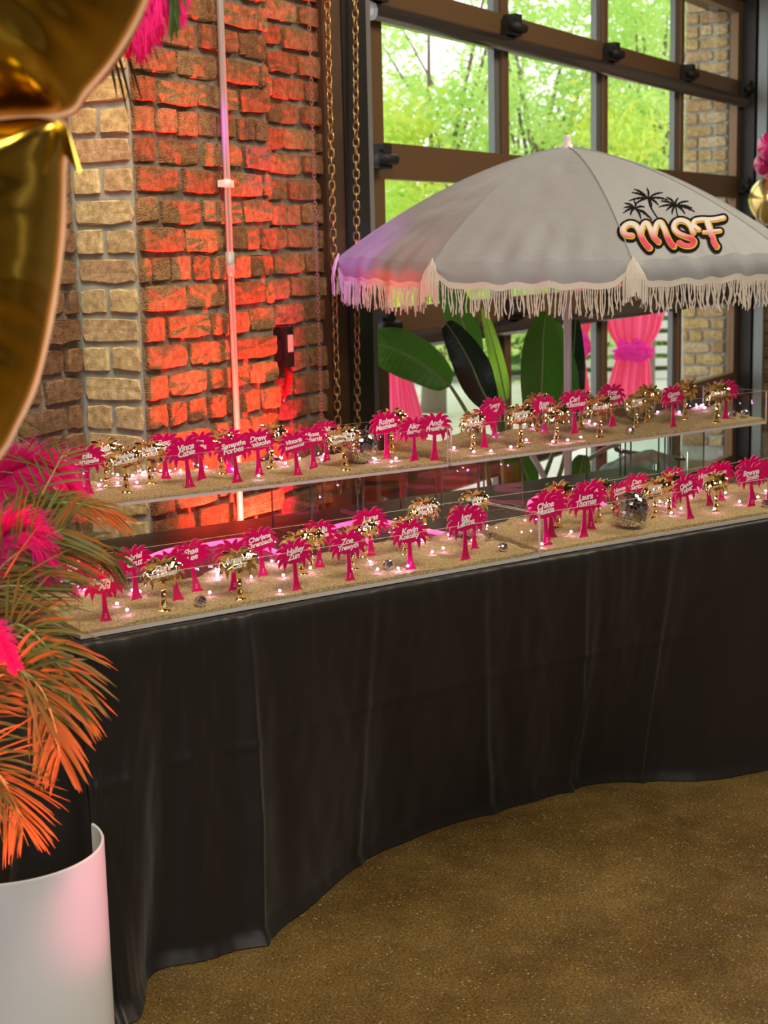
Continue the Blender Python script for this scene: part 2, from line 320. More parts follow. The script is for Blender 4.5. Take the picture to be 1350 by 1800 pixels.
def tagged(o, label, cat, group=None):
    o['label'] = label; o['category'] = cat
    if group: o['group'] = group
    return o
def link_to(o, parent):                                # keep world placement of world-built meshes under a placed Empty
    o.parent = parent; o.matrix_parent_inverse = (Matrix.Translation(parent.location) @ parent.rotation_euler.to_matrix().to_4x4()).inverted(); return o
def smooth_poly(pts, n=8):
    pts = [Vector(p) for p in pts]; out = []
    for i in range(len(pts)-1):
        p0 = pts[max(i-1, 0)]; p1 = pts[i]; p2 = pts[i+1]; p3 = pts[min(i+2, len(pts)-1)]
        for k in range(n):
            t = k/n; out.append(.5*((2*p1)+(p2-p0)*t+(2*p0-5*p1+4*p2-p3)*t*t+(3*p1-p0-3*p2+p3)*t*t*t))
    out.append(pts[-1]); return out
# ------------------------------------------------------------------ large structure
WY = 2.64            # face of the brick pilaster
XP0, XP1 = 3.362, 4.028
RY = 2.79            # recessed brick face
DY = 2.95            # plane of the glass door
WR = 10.05           # side wall beyond the door
fl = MB(); fl.box((3.5, -1.0, -.05), (14.5, 9.2, .1)); fl.obj('floor', CONCRETE, kind='structure')
bx = lambda name, c, d, m, **k: MB().box(c, d).obj(name, m, kind='structure', **k)
bx('ceiling', (3.5, -1.0, 4.25), (14.5, 9.2, .1), CEIL)
bx('wall_near', (3.5, -5.5, 2.1), (14.5, .1, 4.2), WALLM)
bx('wall_entrance', (-3.6, -1.0, 2.1), (.1, 9.0, 4.2), WALLM)
COURSE = .0805
def brick_variants(w, h, dep, n, tag_):
    res = []
    for q in range(n):
        rnd = random.Random(q*17+int(w*1000)); mb = MB(); N_ = 12
        ring = []
        per = [(-1,-1), (-.4,-1), (.35,-1), (1,-1), (1,-.3), (1,.35), (1,1), (.4,1), (-.3,1), (-1,1), (-1,.3), (-1,-.35)]
        rough = .003
        for (a, b) in per:
            c = .93 if abs(a) == 1 and abs(b) == 1 else 1
            ring.append((a*c*w/2+rnd.uniform(-rough, rough), b*c*h/2+rnd.uniform(-rough, rough)))
        back = [(x, .02, z) for x, z in ring]; mid = [(x, -dep*.55, z) for x, z in ring]
        fr = [(x*(1-.007/w), -dep+rnd.uniform(-.0015, .0015), z*(1-.006/h)) for x, z in ring]
        cen = [(rnd.uniform(-.02, .02), -dep+rnd.uniform(-.002, .003), 0)]
        vs = back+mid+fr+cen; fs = []
        for r0 in (1,):
            for i in range(N_): fs.append((r0*N_+i, r0*N_+(i+1) % N_, (r0+1)*N_+(i+1) % N_, (r0+1)*N_+i))
        for i in range(0, N_, 3): fs.append((i, (i+3) % N_, N_+(i+3) % N_, N_+i))
        for i in range(N_): fs.append((2*N_+i, 2*N_+(i+1) % N_, 3*N_))
        mb.add(vs, fs, 0, False); res.append(mb.mesh('brick_'+tag_, BRICK))
    return res
def brick_face(wall, origin, ux, nrm, width, z0, z1, m, stretch=.205, head=.098, mortar=.013, proud=.008, phase=0, clipends=True, header_every=5):
    """rows of single bricks on the face; local mesh x along ux, y along nrm, z up"""
    ux = Vector(ux); nrm = Vector(nrm); rot = Matrix((ux, -nrm, Vector((0, 0, 1)))).transposed().to_euler()
    cache = {}
    z = z0; row = phase; rnd = random.Random(int(width*1000)+phase)
    while z < z1:
        x = 0.0; row += 1
        hdr = (row % header_every == 0)
        L_ = head if hdr else stretch
        first = (L_*.5 if row % 2 else L_)
        if header_every == 2: L_ = .104 if hdr else .23; first = L_
        while x < width-.02:
            w = first if x == 0 else L_*rnd.choice((1, 1, 1, .93, 1.04))
            w = min(w, width-x)
            if width-(x+w) < .05: w = width-x
            key = (round(w*100)/100, rnd.randrange(3))
            if key not in cache:
                cache[key] = brick_variants(max(.03, key[0]-mortar), COURSE-mortar-.003, .012, 1, 'v')[0]
                cache[key].materials.clear(); cache[key].materials.append(m)
                vv = cache[key]; rr = random.Random(len(cache)*7)
                for v_ in vv.vertices: v_.co.x += rr.uniform(-.002, .002); v_.co.z += rr.uniform(-.003, .003)
            p = Vector(origin)+ux*(x+w/2)+nrm*(rnd.uniform(-.004, proud))+Vector((0, 0, z+COURSE/2+rnd.uniform(-.003, .003)))
            o = put('brick', cache[key], wall, loc=p, rot=(rot.x+rnd.uniform(-.02, .02), rot.y+rnd.uniform(-.015, .015), rot.z+rnd.uniform(-.012, .012)))
            x += w
        z += COURSE
def wall(name, c, d, m): return MB().box(c, d).obj(name, m, kind='structure')
wp = wall('wall_pilaster', ((XP0+XP1)/2, WY+.006+.2, 2.1), (XP1-XP0-.012, .4, 4.2), MORTAR)
brick_face(wp, (XP0, WY+.004, 0.30), (1, 0, 0), (0, -1, 0), XP1-XP0, 0, 2.65, BRICK, proud=.010)
wpl = wall('wall_pilaster_side', (XP0+.10, WY+.006+.2, 2.1), (.19, .398, 4.19), MORTAR_PALE)
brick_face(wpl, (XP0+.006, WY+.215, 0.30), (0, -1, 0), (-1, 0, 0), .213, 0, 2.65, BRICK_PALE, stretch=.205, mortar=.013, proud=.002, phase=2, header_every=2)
wr = wall('wall_recess', ((XP1+4.72)/2, RY+.2, 2.1), (4.72-XP1+.1, .38, 4.2), MORTAR)
brick_face(wr, (XP1+.01, RY+.006, 0.30), (1, 0, 0), (0, -1, 0), .66, 0, 2.65, BRICK, phase=3, proud=.008)
wl = wall('wall_left', (1.0, WY+.215+.2, 2.1), (XP0*2-2.0+.02, .38, 4.2), MORTAR)
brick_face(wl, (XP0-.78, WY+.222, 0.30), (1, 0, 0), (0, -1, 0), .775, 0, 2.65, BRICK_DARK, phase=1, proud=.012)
wrt = wall('wall_right', (WR+.2, -.99, 2.1), (.38, 7.8, 4.2), MORTAR)
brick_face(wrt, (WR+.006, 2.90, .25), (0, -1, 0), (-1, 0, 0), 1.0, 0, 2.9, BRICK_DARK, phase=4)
bx('wall_lintel', (7.6, DY+.12, 3.62), (5.8, .34, 1.25), STEEL_BROWN)
# ------------------------------------------------------------------ glass overhead door
door = empty('door_1', (5.2, DY, 0), kind='structure')
X0D, X1D = 5.14, 9.98
MUN = [6.377, 7.585, 8.795]
def dpart(name, c, d, m, par=door, **k):
    mb = MB().box(Vector(c)-Vector((5.2, DY, 0)), d); return mb.obj(name, m, par, **k)
RAILS = [(2.965, .10), (2.445, .115), (1.84, .135), (1.215, .13), (.59, .13), (.05, .12)]
for z, h in RAILS: dpart('rail', ((X0D+X1D)/2, DY, z), (X1D-X0D, .05, h), RAIL_BROWN)
for x in [X0D+.06, X1D-.05]: dpart('stile', (x, DY, 1.5), (.12 if x < 6 else .10, .048, 2.95), RAIL_BROWN)
for x in MUN:
    for i in range(len(RAILS)-1):
        za = RAILS[i+1][0]+RAILS[i+1][1]/2; zb = RAILS[i][0]-RAILS[i][1]/2
        dpart('muntin', (x, DY-.002, (za+zb)/2), (.055, .046, zb-za), RAIL_BROWN)
        dpart('glazing_bead', (x-.052, DY+.012, (za+zb)/2), (.05, .03, zb-za), MUNTIN_GREY)
xs = [X0D+.12]+MUN+[X1D-.1]
for i in range(len(RAILS)-1):
    za = RAILS[i+1][0]+RAILS[i+1][1]/2; zb = RAILS[i][0]-RAILS[i][1]/2
    for k in range(4):
        a = xs[k]+(.027 if k else 0); b = xs[k+1]-(.027 if k < 3 else 0)
        dpart('glass_pane', ((a+b)/2, DY+.005, (za+zb)/2), (b-a, .006, zb-za), GLASS)
for z in (2.375, 1.15, .53):
    mb = MB(); prof = [(-.025,-.035), (-.06,-.035), (-.075,-.02), (-.078,.0), (-.07,.022), (-.05,.034), (-.025,.034)]
    vs = []
    for xx in (X0D, X1D-.02): vs += [(xx-5.2, a, z+b) for a, b in prof]
    n = len(prof); mb.add(vs, [(i, i+1, n+i+1, n+i) for i in range(n-1)]+[tuple(range(n)), tuple(range(n, 2*n))[::-1]], 0, True)
    mb.obj('strut', STRUT, door)
for x in [X0D+.03]+MUN+[X1D-.03]:
    for z in (2.445, 1.84 if x in (X0D+.03, X1D-.03) else None, 1.215):
        if z is None: continue
        mb = MB(); mb.box((x-5.2, -.055, z), (.10, .05, .07)); mb.tube([(x-5.2-.06, -.085, z), (x-5.2+.06, -.085, z)], .022, 10); mb.box((x-5.2, -.06, z+.03), (.06, .06, .05))
        mb.obj('hinge', RUBBER, door)
# frame around the door
def jamb(name, x0, x1, yf, dp, m):
    a = ony(x0, 300, yf).x; b = ony(x1, 300, yf).x; bx(name, ((a+b)/2, yf+dp/2, 2.1), (b-a, dp, 4.2), m)
jamb('trim_1', 573, 607, RY-.025, .08, STEEL_BROWN)        # brown steel angle on the recess
jamb('trim_2', 607.5, 649, RY-.03, .22, STEEL_BLACK)
jamb('trim_3', 649.5, 657, RY+.02, .10, mat('weather_strip', (.20,.20,.20), .4))
bx('trim_4', (10.02, DY-.03, 2.1), (.10, .16, 4.2), STEEL_BLACK)
bx('trim_5', (9.99, DY-.16, 2.1), (.05, .06, 4.2), mat('grey_track', (.22,.25,.25), .4, .5))
# small labels and bolts on the jamb
jp = lambda x, y: ony(x, y, RY+.045)
for (x, y0, y1) in ((631, 292, 345), (640, 552, 572), (642, 597, 647)):
    a = jp(x, y0); b = jp(x, y1)
    tagged(MB().box((0, 0, 0), (.03, .004, abs(a.z-b.z))).obj('paper_sticker', mat('pale_sticker', (.62,.48,.60), .7), loc=((a+b)/2+Vector((0, -.0, 0)))), {292: 'long pale sticker high on the black door jamb', 552: 'short pale sticker on the black jamb below the umbrella fringe', 597: 'long pale sticker low on black jamb beside the chain'}[y0], 'sticker')
# ------------------------------------------------------------------ conduit, wall box
t = thing('conduit_pipe', 'slim galvanised conduit pipe running up the red-lit brick pilaster', 'pipe', (3.752, WY-.030, 0))
MB().tube([(0, 0, .55), (0, 0, 3.9)], .0105, 12).obj('pipe', GALV, t)
cz = ony(381, 322, WY-.03).z
mb = MB(); mb.box((0, .004, cz), (.062, .014, .020)); mb.tube([(0, 0, cz-.012), (0, 0, cz+.012)], .0135, 12); mb.obj('clamp', WHITE_PAINT, t)
cz2 = ony(388, 465, WY-.03).z
MB().tube([(0, 0, cz2-.035), (0, 0, cz2+.035)], .0135, 12).obj('coupling', GALV, t)
pb = ony(493, 610, RY-.05); t = thing('wall_control_box', 'black control box with small screen on the recessed brick', 'control box', pb)
mb = MB(); mb.box((0, 0, 0), (.052, .07, .13)); mb.box((-.005, .0, -.01), (.07, .05, .07)); bo = mb.obj('housing', STEEL_BLACK, t)
MB().box((.004, -.037, .012), (.026, .004, .055)).obj('screen', mat('pale_screen', (.75,.62,.60), .3), t)
mb = MB(); mb.tube([(.025, 0, -.06), (.035, -.01, -.09), (.03, 0, -.13), (.02, .01, -.18)], [.012, .014, .010, .004], 8); mb.obj('cable_gland', mat('red_translucent_plastic', (.6,.02,.02), .2), t)
# ------------------------------------------------------------------ chains
def link_mesh(L_, W_, r, m, name):
    mb = MB(); n = 12; vs = []; k = 5
    for i in range(n):
        a = 2*math.pi*i/n; c = Vector((math.cos(a)*W_/2, 0, math.sin(a)*W_/2+(L_-W_)/2*(1 if math.sin(a) > 0.01 else -1 if math.sin(a) < -.01 else 0)))
        rad = Vector((math.cos(a), 0, math.sin(a)))
        for j in range(k):
            b = 2*math.pi*j/k; vs.append(c+rad*math.cos(b)*r+Vector((0, 1, 0))*math.sin(b)*r)
    fs = [(i*k+j, i*k+(j+1) % k, ((i+1) % n)*k+(j+1) % k, ((i+1) % n)*k+j) for i in range(n) for j in range(k)]
    mb.add(vs, fs, 0, True); return mb.mesh(name, m)
def chain(label, top, bottom, L_, W_, r, m, twist=0.6):
    top = Vector(top); bottom = Vector(bottom); top = bottom+(top-bottom)*((4.15-bottom.z)/(top.z-bottom.z)); t = thing('hoist_chain', label, 'chain', bottom)
    me = link_mesh(L_, W_, r, m, 'link'); pitch = L_-2*r*1.15; n = int((top-bottom).length/pitch); d = (top-bottom)/n
    for i in range(n):
        tw = twist*math.sin(i*.21)+.25*math.sin(i*.05)
        put('link', me, t, loc=d*i, rot=(0, 0, (math.pi/2 if i % 2 else 0)+tw))
chain('brass chain hanging in front of the brown steel angle', ony(574, -40, RY-.045), ony(597, 860, RY-.045), .034, .020, .0032, BRASSY)
chain('brass chain hanging over the black door jamb', ony(624, -40, RY-.055), ony(629, 860, RY-.055), .034, .021, .0032, BRASSY, .3)
top = ony(541, -40, RY-.10); bot = ony(566, 760, RY-.10)
top = bot+(top-bot)*((4.15-bot.z)/(top.z-bot.z)); t = thing('light_chain', 'thin dull grey chain hanging before the recessed brick', 'chain', bot)
mb = MB(); n = int((top-bot).length/.0115); me0 = link_mesh(.0145, .009, .0014, DULLCH, 'q')
base = [v.co.copy() for v in me0.vertices]; faces = [tuple(p.vertices) for p in me0.polygons]
for i in range(n):
    rz = Matrix.Rotation(math.pi/2*(i % 2)+.5, 3, 'Z'); p = (top-bot)*(i/n); mb.add([rz @ v+p for v in base], faces, 0, True)
mb.obj('small_links', DULLCH, t, kind='stuff')
# ------------------------------------------------------------------ table frame of reference
TO = onz(142, 1128, .76); TO = Vector((TO.x, TO.y, 0)); TA = math.radians(-25.226)
UU = Vector((math.cos(TA), math.sin(TA), 0)); VV = Vector((-UU.y, UU.x, 0))
def T(u, v, z=0.0): return TO+UU*u+VV*v+Vector((0, 0, z))
def loc(p): q = p-TO; return q.dot(UU), q.dot(VV), p.z
TH = .76; TL, TD0, TD1 = 2.455, -.025, .968
# ------------------------------------------------------------------ tablecloth over the display table
TOPPX = [(142,-.0,0),(205,0,0),(300,0,0),(380,0,0),(466,0,0),(580,0,0),(690,0,0),(790,0,0),(893,0,0),(985,0,0),(1075,0,0),(1150,0,0),(1225,0,0),(1345,0,0),(1530,0,0)]
HEM = {0:(212,1798),1:(248,1786),2:(262,1700),3:(360,1676),4:(470,1650),5:(560,1575),6:(625,1510),7:(720,1470),8:(850,1428),9:(930,1404),10:(1000,1386),11:(1060,1373),12:(1120,1368),13:(1250,1366),14:(1352,1364)}
cols = []
for i, q in enumerate(TOPPX):
    p = onz(q[0], 1150-(q[0]-142)*.178, TH); u = (loc(p))[0]
    h = loc(onz(*HEM[i], .004)); cols.append((min(u, TL) if i < 14 else TL, h[0], h[1]))
cols[0] = (-.022, -.03, -.09); cols[1] = (.03, .03, -.115); cols[2] = (.16, .12, .03)
cols[14] = (TL, TL-.12, .05)
cu = smooth_poly([Vector((c[0], c[1], c[2])) for c in cols], 16)
def bumpf(x, w): return math.exp(-(x/w)**2)
NS = len(cu)-1
FOLDS = [(4.0, .012, .07, 1), (6.0, .007, .08, 1), (8.0, .007, .07, 1), (10.0, .010, .07, 1), (12.0, .011, .08, 1), (4.0, .024, .22, 1), (6.0, .012, .30, .8), (8.0, .013, .26, .8), (10.0, .018, .26, .9), (12.0, .020, .3, .9), (1.6, .030, .40, 1), (2.7, .012, .6, .8)]
def front(s, t):
    """s along the edge 0..1, t from the table edge (0) to the hem (1)"""
    a = s*NS; i = min(int(a), NS-1); c = cu[i].lerp(cu[i+1], a-i); k = a/16.0
    tt = t**1.25
    u = c.x*(1-tt)+c.y*tt; v = TD0*(1-tt)+c.z*tt
    fold = 0
    for (k0, amp, wd_, st) in FOLDS:
        d = k-k0; drift = .35*math.sin(t*3+k0)*t*.3
        d += drift
        fold += amp*(bumpf(d, wd_)-.9*bumpf(d-wd_*1.6, wd_*1.2)-.45*bumpf(d+wd_*2.2, wd_*1.6))*(.12+.9*min(1, t*1.6))*(1-.35*t)
    fold += .006*t*math.sin(k*2.1-t*5)+.016*noise.noise(Vector((k*.8, t*1.6, 3)))*min(1, t*2)
    # soft crease across the cloth from storage folding
    fold += .0035*bumpf(t-.38, .012)+.004*noise.noise(Vector((k*5, t*7, 9)))
    v -= fold
    z = TH-.004-(TH-.006)*t
    if t < .03: v += .012*(1-t/.03); z = TH+.002-(t/.03)**2*.012
    if t > .96: v -= .02*(t-.96)/.04
    return T(u, v, max(z, .003))
tb = thing('banquet_table', 'long banquet table under a floor-length black satin cloth', 'table', T(TL/2, .48, 0), TA)
def wp_(mb, name, m, par, **k): return link_to(mb.obj(name, m, **k), par)
mb = MB(); mb.box((0, 0, TH-.025), (TL-.04, TD1-TD0-.05, .03)); mb.obj('tabletop', mat('grey_laminate', (.3,.3,.3), .5), tb)
for sx in (-1, 1):
    for sy in (-1, 1):
        MB().tube([(sx*(TL/2-.2), sy*.36, .006), (sx*(TL/2-.22), sy*.36, TH-.04)], .014, 8).obj('leg', CHROME, tb)
cl = MB()
cl.grid(front, 330, 84, flip=True)
cl.grid(lambda a, b: T(-.022+a*(TL+.022), TD0+.012+b*(TD1-TD0-.012), TH+.002+.0012*noise.noise(Vector((a*9, b*4, 0)))), 60, 20)
def side_l(a, b):       # the end of the cloth beside the planter; a from corner to back, b down
    w_ = .020*math.sin(a*22)*b+.03*math.sin(a*9+1)*b+.05*b*bumpf(a-.14, .06)-.07*b*bumpf(a-.045, .03)
    return T(-.022-.10*b*(1-bumpf(a, .03))*min(1, a*10)-w_, TD0+.01+a*(TD1-TD0-.01)-(.10*b if a < .02 else .10*b*math.exp(-a*12)), TH+.002-(TH-.004)*b)
cl.grid(side_l, 90, 50)
cl.grid(lambda a, b: T(TL+.03*b*math.sin(a*15)+.03*b, TD0+.01+a*(TD1-TD0-.01), TH+.002-(TH-.01)*b), 40, 20, flip=True)
cl.grid(lambda a, b: T(-.022+a*(TL+.022), TD1-.03*b+.012*b*math.sin(a*40), TH+.002-(TH-.01)*b), 80, 12)
clo = cl.obj('tablecloth', CLOTH); tagged(clo, 'black satin tablecloth falling in soft folds to the concrete floor', 'tablecloth')
# ------------------------------------------------------------------ acrylic trays of sand
TRH, TRW = .105, .272
class Tray: pass
trays = {}
def mk_tray(key, pa, pb, z, label):
    pa = Vector(pa); pb = Vector(pb); L_ = (pb-pa).length; ang = math.atan2(pb.y-pa.y, pb.x-pa.x)
    t = thing('acrylic_tray', label, 'tray', (pa.x, pa.y, z), ang, 'clear acrylic trays of sand and name cards')
    th = .005; tr = Tray(); tr.o = Vector((pa.x, pa.y, z)); tr.u = Vector((math.cos(ang), math.sin(ang), 0)); tr.v = Vector((-tr.u.y, tr.u.x, 0)); tr.L = L_; tr.ang = ang; tr.key = key; tr.emp = t
    def panel(name, c, d, edge_faces):
        mb = MB().box(c, d); mb.m = [0]*6
        for f in edge_faces: mb.m[f] = 1
        mb.obj(name, [ACRYL, ACRYL_EDGE], t)
    MB().box((L_/2, TRW/2, th/2-.0015), (L_, TRW, th+.003)).obj('base_panel', ACRYL_EDGE, t)
    panel('side_panel', (L_/2, th/2, TRH/2+th/2), (L_, th, TRH-th), [0, 1, 5])
    panel('side_panel', (L_/2, TRW-th/2, TRH/2+th/2), (L_, th, TRH-th), [0, 1, 5])
    panel('side_panel', (th/2, TRW/2, TRH/2+th/2), (th, TRW-2*th, TRH-th), [5])
    panel('side_panel', (L_-th/2, TRW/2, TRH/2+th/2), (th, TRW-2*th, TRH-th), [5])
    seed = {'ul': 1, 'ur': 5, 'll': 9, 'lr': 14}[key]; rise = {'ul': .010, 'ur': .024, 'll': .016, 'lr': .028}[key]
    def hs(x, y):
        b = max(0, min(1, y/TRW)); base = .012+rise*b
        return base+.013*noise.noise(Vector((x*9, y*12, seed)))*(.35+b)+.006*noise.noise(Vector((x*28, y*30, seed)))*(.3+b)
    tr.h = hs
    def g(a, b):
        x = th+.001+a*(L_-2*th-.002); y = th+.001+b*(TRW-2*th-.002)
        return (x, y, hs(x, y)+.0016*noise.noise(Vector((x*160, y*160, 2))))
    mb = MB(); mb.grid(g, 420, 90)
    for (fa, fb) in ((lambda a, b: (*g(a, 0)[:2], g(a, 0)[2]*(1-b)+(th+.0006)*b), 0), (lambda a, b: (*g(0, 1-a)[:2], g(0, 1-a)[2]*(1-b)+(th+.0006)*b), 0), (lambda a, b: (*g(1, a)[:2], g(1, a)[2]*(1-b)+(th+.0006)*b), 0)):
        mb.grid(fa, 300, 2, flip=True)
    so = mb.obj('sand', SAND, loc=tr.o, rot=(0, 0, ang), kind='stuff')
    so['label'] = 'beige sand filling '+label.replace('clear acrylic tray ', 'the tray '); so['category'] = 'sand'
    def place(px, py):
        zz = z+.02
        for _ in range(5):
            p = onz(px, py, zz); q = p-tr.o; x = q.dot(tr.u); y = q.dot(tr.v); x = max(.02, min(L_-.02, x)); y = max(.018, min(TRW-.02, y)); zz = z+hs(x, y)
        return x, y, hs(x, y)
    tr.place = place; tr.W = lambda x, y, h: tr.o+tr.u*x+tr.v*y+Vector((0, 0, h)); trays[key] = tr; return tr
zl = TH+.0075
mk_tray('ll', T(0, 0), T(1.207, .004), zl, 'clear acrylic tray on the tablecloth nearest the white planter')
mk_tray('lr', T(1.213, .008), T(2.42, -.012), zl, 'clear acrylic tray on the tablecloth beyond the front seam')
ZU = .92
mk_tray('ul', T(.285, .578), T(1.350, .544), ZU, 'clear acrylic tray raised on boxes against the red brick')
mk_tray('ur', T(1.3655, .5475), T(2.705, .590), ZU, 'clear acrylic tray raised on boxes under the umbrella')
# clear riser boxes under the raised trays
def riser(px, label, u0, u1, v0, v1, m=ACRYL):
    a = T((u0+u1)/2, (v0+v1)/2, TH+.004); t = thing('acrylic_riser', label, 'riser', a, TA, 'clear riser boxes holding up the back trays')
    W_, D_, H_ = u1-u0, v1-v0, ZU-TH-.006; th = .004
    for c, d in (((0, -D_/2+th/2, H_/2), (W_, th, H_)), ((0, D_/2-th/2, H_/2), (W_, th, H_)), ((-W_/2+th/2, 0, H_/2), (th, D_-2*th, H_)), ((W_/2-th/2, 0, H_/2), (th, D_-2*th, H_))):
        mb = MB().box(c, d); mb.m = [0, 0, 0, 0, 1, 1]; mb.obj('side_panel', [m, EDGE_G if m is ACRYL_G else ACRYL_EDGE], t)
    MB().box((0, 0, H_-th/2-.0005), (W_-2*th-.001, D_-2*th-.001, th)).obj('top_panel', m, t)
    for sx in (-1, 1):
        for sy in (-1, 1): MB().box((sx*(W_/2-.001), sy*(D_/2-.001), H_/2), (.0035, .0035, H_-.001)).obj('glued_corner', EDGE_D, t)
EDGE_G = mat('green_tinted_edge', (.25,.50,.42), .2, trans=.3); EDGE_D = mat('dark_glued_edge', (.25,.27,.27), .2, trans=.5)
us = lambda x: loc(onz(x, 940, TH))[0]
riser(0, 'clear riser box before the recessed brick, nearest the planter', .935, 1.085, .60, .80)
riser(0, 'clear riser box standing beside the box nearest the planter', 1.10, 1.245, .60, .80)
riser(0, 'clear riser box below the seam of the raised trays', 1.37, 1.50, .60, .80)
riser(0, 'clear riser box past the raised tray seam by the leaf stems', 1.52, 1.665, .60, .80)
riser(0, 'green tinted riser box in front of the bright lower glass', 2.12, 2.27, .62, .82, ACRYL_G)
riser(0, 'green tinted riser box nearest the far table end under the umbrella', 2.29, 2.445, .62, .82, ACRYL_G)
# ------------------------------------------------------------------ palm name cards
OUT = [(-.10,0),(-.066,.09),(-.040,.25),(-.034,.42),(-.045,.545),(-.10,.555),(-.135,.47),(-.19,.41),(-.205,.51),(-.215,.60),(-.25,.565),(-.31,.55),(-.285,.65),(-.345,.69),(-.285,.765),(-.325,.835),(-.25,.85),(-.255,.945),(-.165,.90),(-.135,.93),(-.10,.91),(-.065,1.0),(-.005,.93),(.03,.895),(.075,.955),(.165,1.0),(.15,.93),(.25,.94),(.235,.865),(.325,.835),(.285,.76),(.35,.69),(.29,.66),(.315,.56),(.245,.60),(.205,.53),(.17,.41),(.12,.48),(.095,.56),(.045,.545),(.048,.40),(.060,.25),(.085,.09),(.12,0)]
XS = 1.16
def card_mesh(flip=False, m=(PINK, PINK_EDGE)):
    """palm silhouette cut from sheet: trunk, solid name plate and drooping fronds"""
    mb = MB(); sg = -1 if flip else 1
    def slab(pts):
        pts = [(x*XS*sg, z) for x, z in pts]; ar = sum(pts[k][0]*pts[(k+1) % len(pts)][1]-pts[(k+1) % len(pts)][0]*pts[k][1] for k in range(len(pts)))
        if ar < 0: pts = pts[::-1]
        n = len(pts); o = len(mb.v); th = .026+.0011*(len(mb.f)/30); mb.v += [(x, -th/2, z) for x, z in pts]+[(x, th/2, z) for x, z in pts]
        mb.f += [[o+k for k in range(n)], [o+n+k for k in range(n)][::-1]]; mb.m += [0, 0]; mb.sm += [False]*2
        for k in range(n): mb.f.append([o+k, o+k+n, o+(k+1) % n+n, o+(k+1) % n]); mb.m.append(1); mb.sm.append(False)
    slab([(-.105,0),(-.066,.08),(-.042,.22),(-.034,.38),(-.030,.62),(.030,.62),(.036,.38),(.048,.22),(.078,.08),(.115,0)])
    slab([(.235*math.cos(a), .70+.165*math.sin(a)) for a in [2*math.pi*k/16 for k in range(16)]])
    for (cx0, cz0, kx, kz, tx, tz, w_) in ((-.10,.66,-.20,.64,-.185,.42,.055),(-.12,.68,-.28,.66,-.295,.50,.05),(-.12,.74,-.31,.76,-.355,.63,.05),(-.12,.78,-.27,.88,-.335,.79,.05),(-.08,.80,-.17,.97,-.265,.935,.05),(-.03,.82,-.055,.97,-.10,1.0,.045),
        (.03,.82,.09,1.0,.165,.995,.05),(.08,.80,.19,.95,.275,.915,.05),(.12,.77,.28,.87,.34,.775,.05),(.12,.73,.31,.75,.355,.615,.05),(.12,.69,.28,.66,.30,.485,.05),(.10,.66,.19,.63,.175,.405,.055)):
        L1 = []; L2 = []
        for k in range(7):
            q = k/6; x = (1-q)**2*cx0+2*q*(1-q)*kx+q*q*tx; z = (1-q)**2*cz0+2*q*(1-q)*kz+q*q*tz
            dx = 2*(1-q)*(kx-cx0)+2*q*(tx-kx); dz = 2*(1-q)*(kz-cz0)+2*q*(tz-kz); l = math.hypot(dx, dz) or 1; w2 = w_*(1-q**2.2)
            L1.append((x-dz/l*w2, z+dx/l*w2)); L2.append((x+dz/l*w2, z-dx/l*w2))
        slab(L1[:-1]+[(tx, tz)]+L2[:-1][::-1])
    return mb.mesh('palm_plate', list(m))
PLATES = {('p', 0): card_mesh(), ('p', 1): card_mesh(True), ('g', 0): card_mesh(False, (GOLD, GOLD_EDGE)), ('g', 1): card_mesh(True, (GOLD, GOLD_EDGE))}
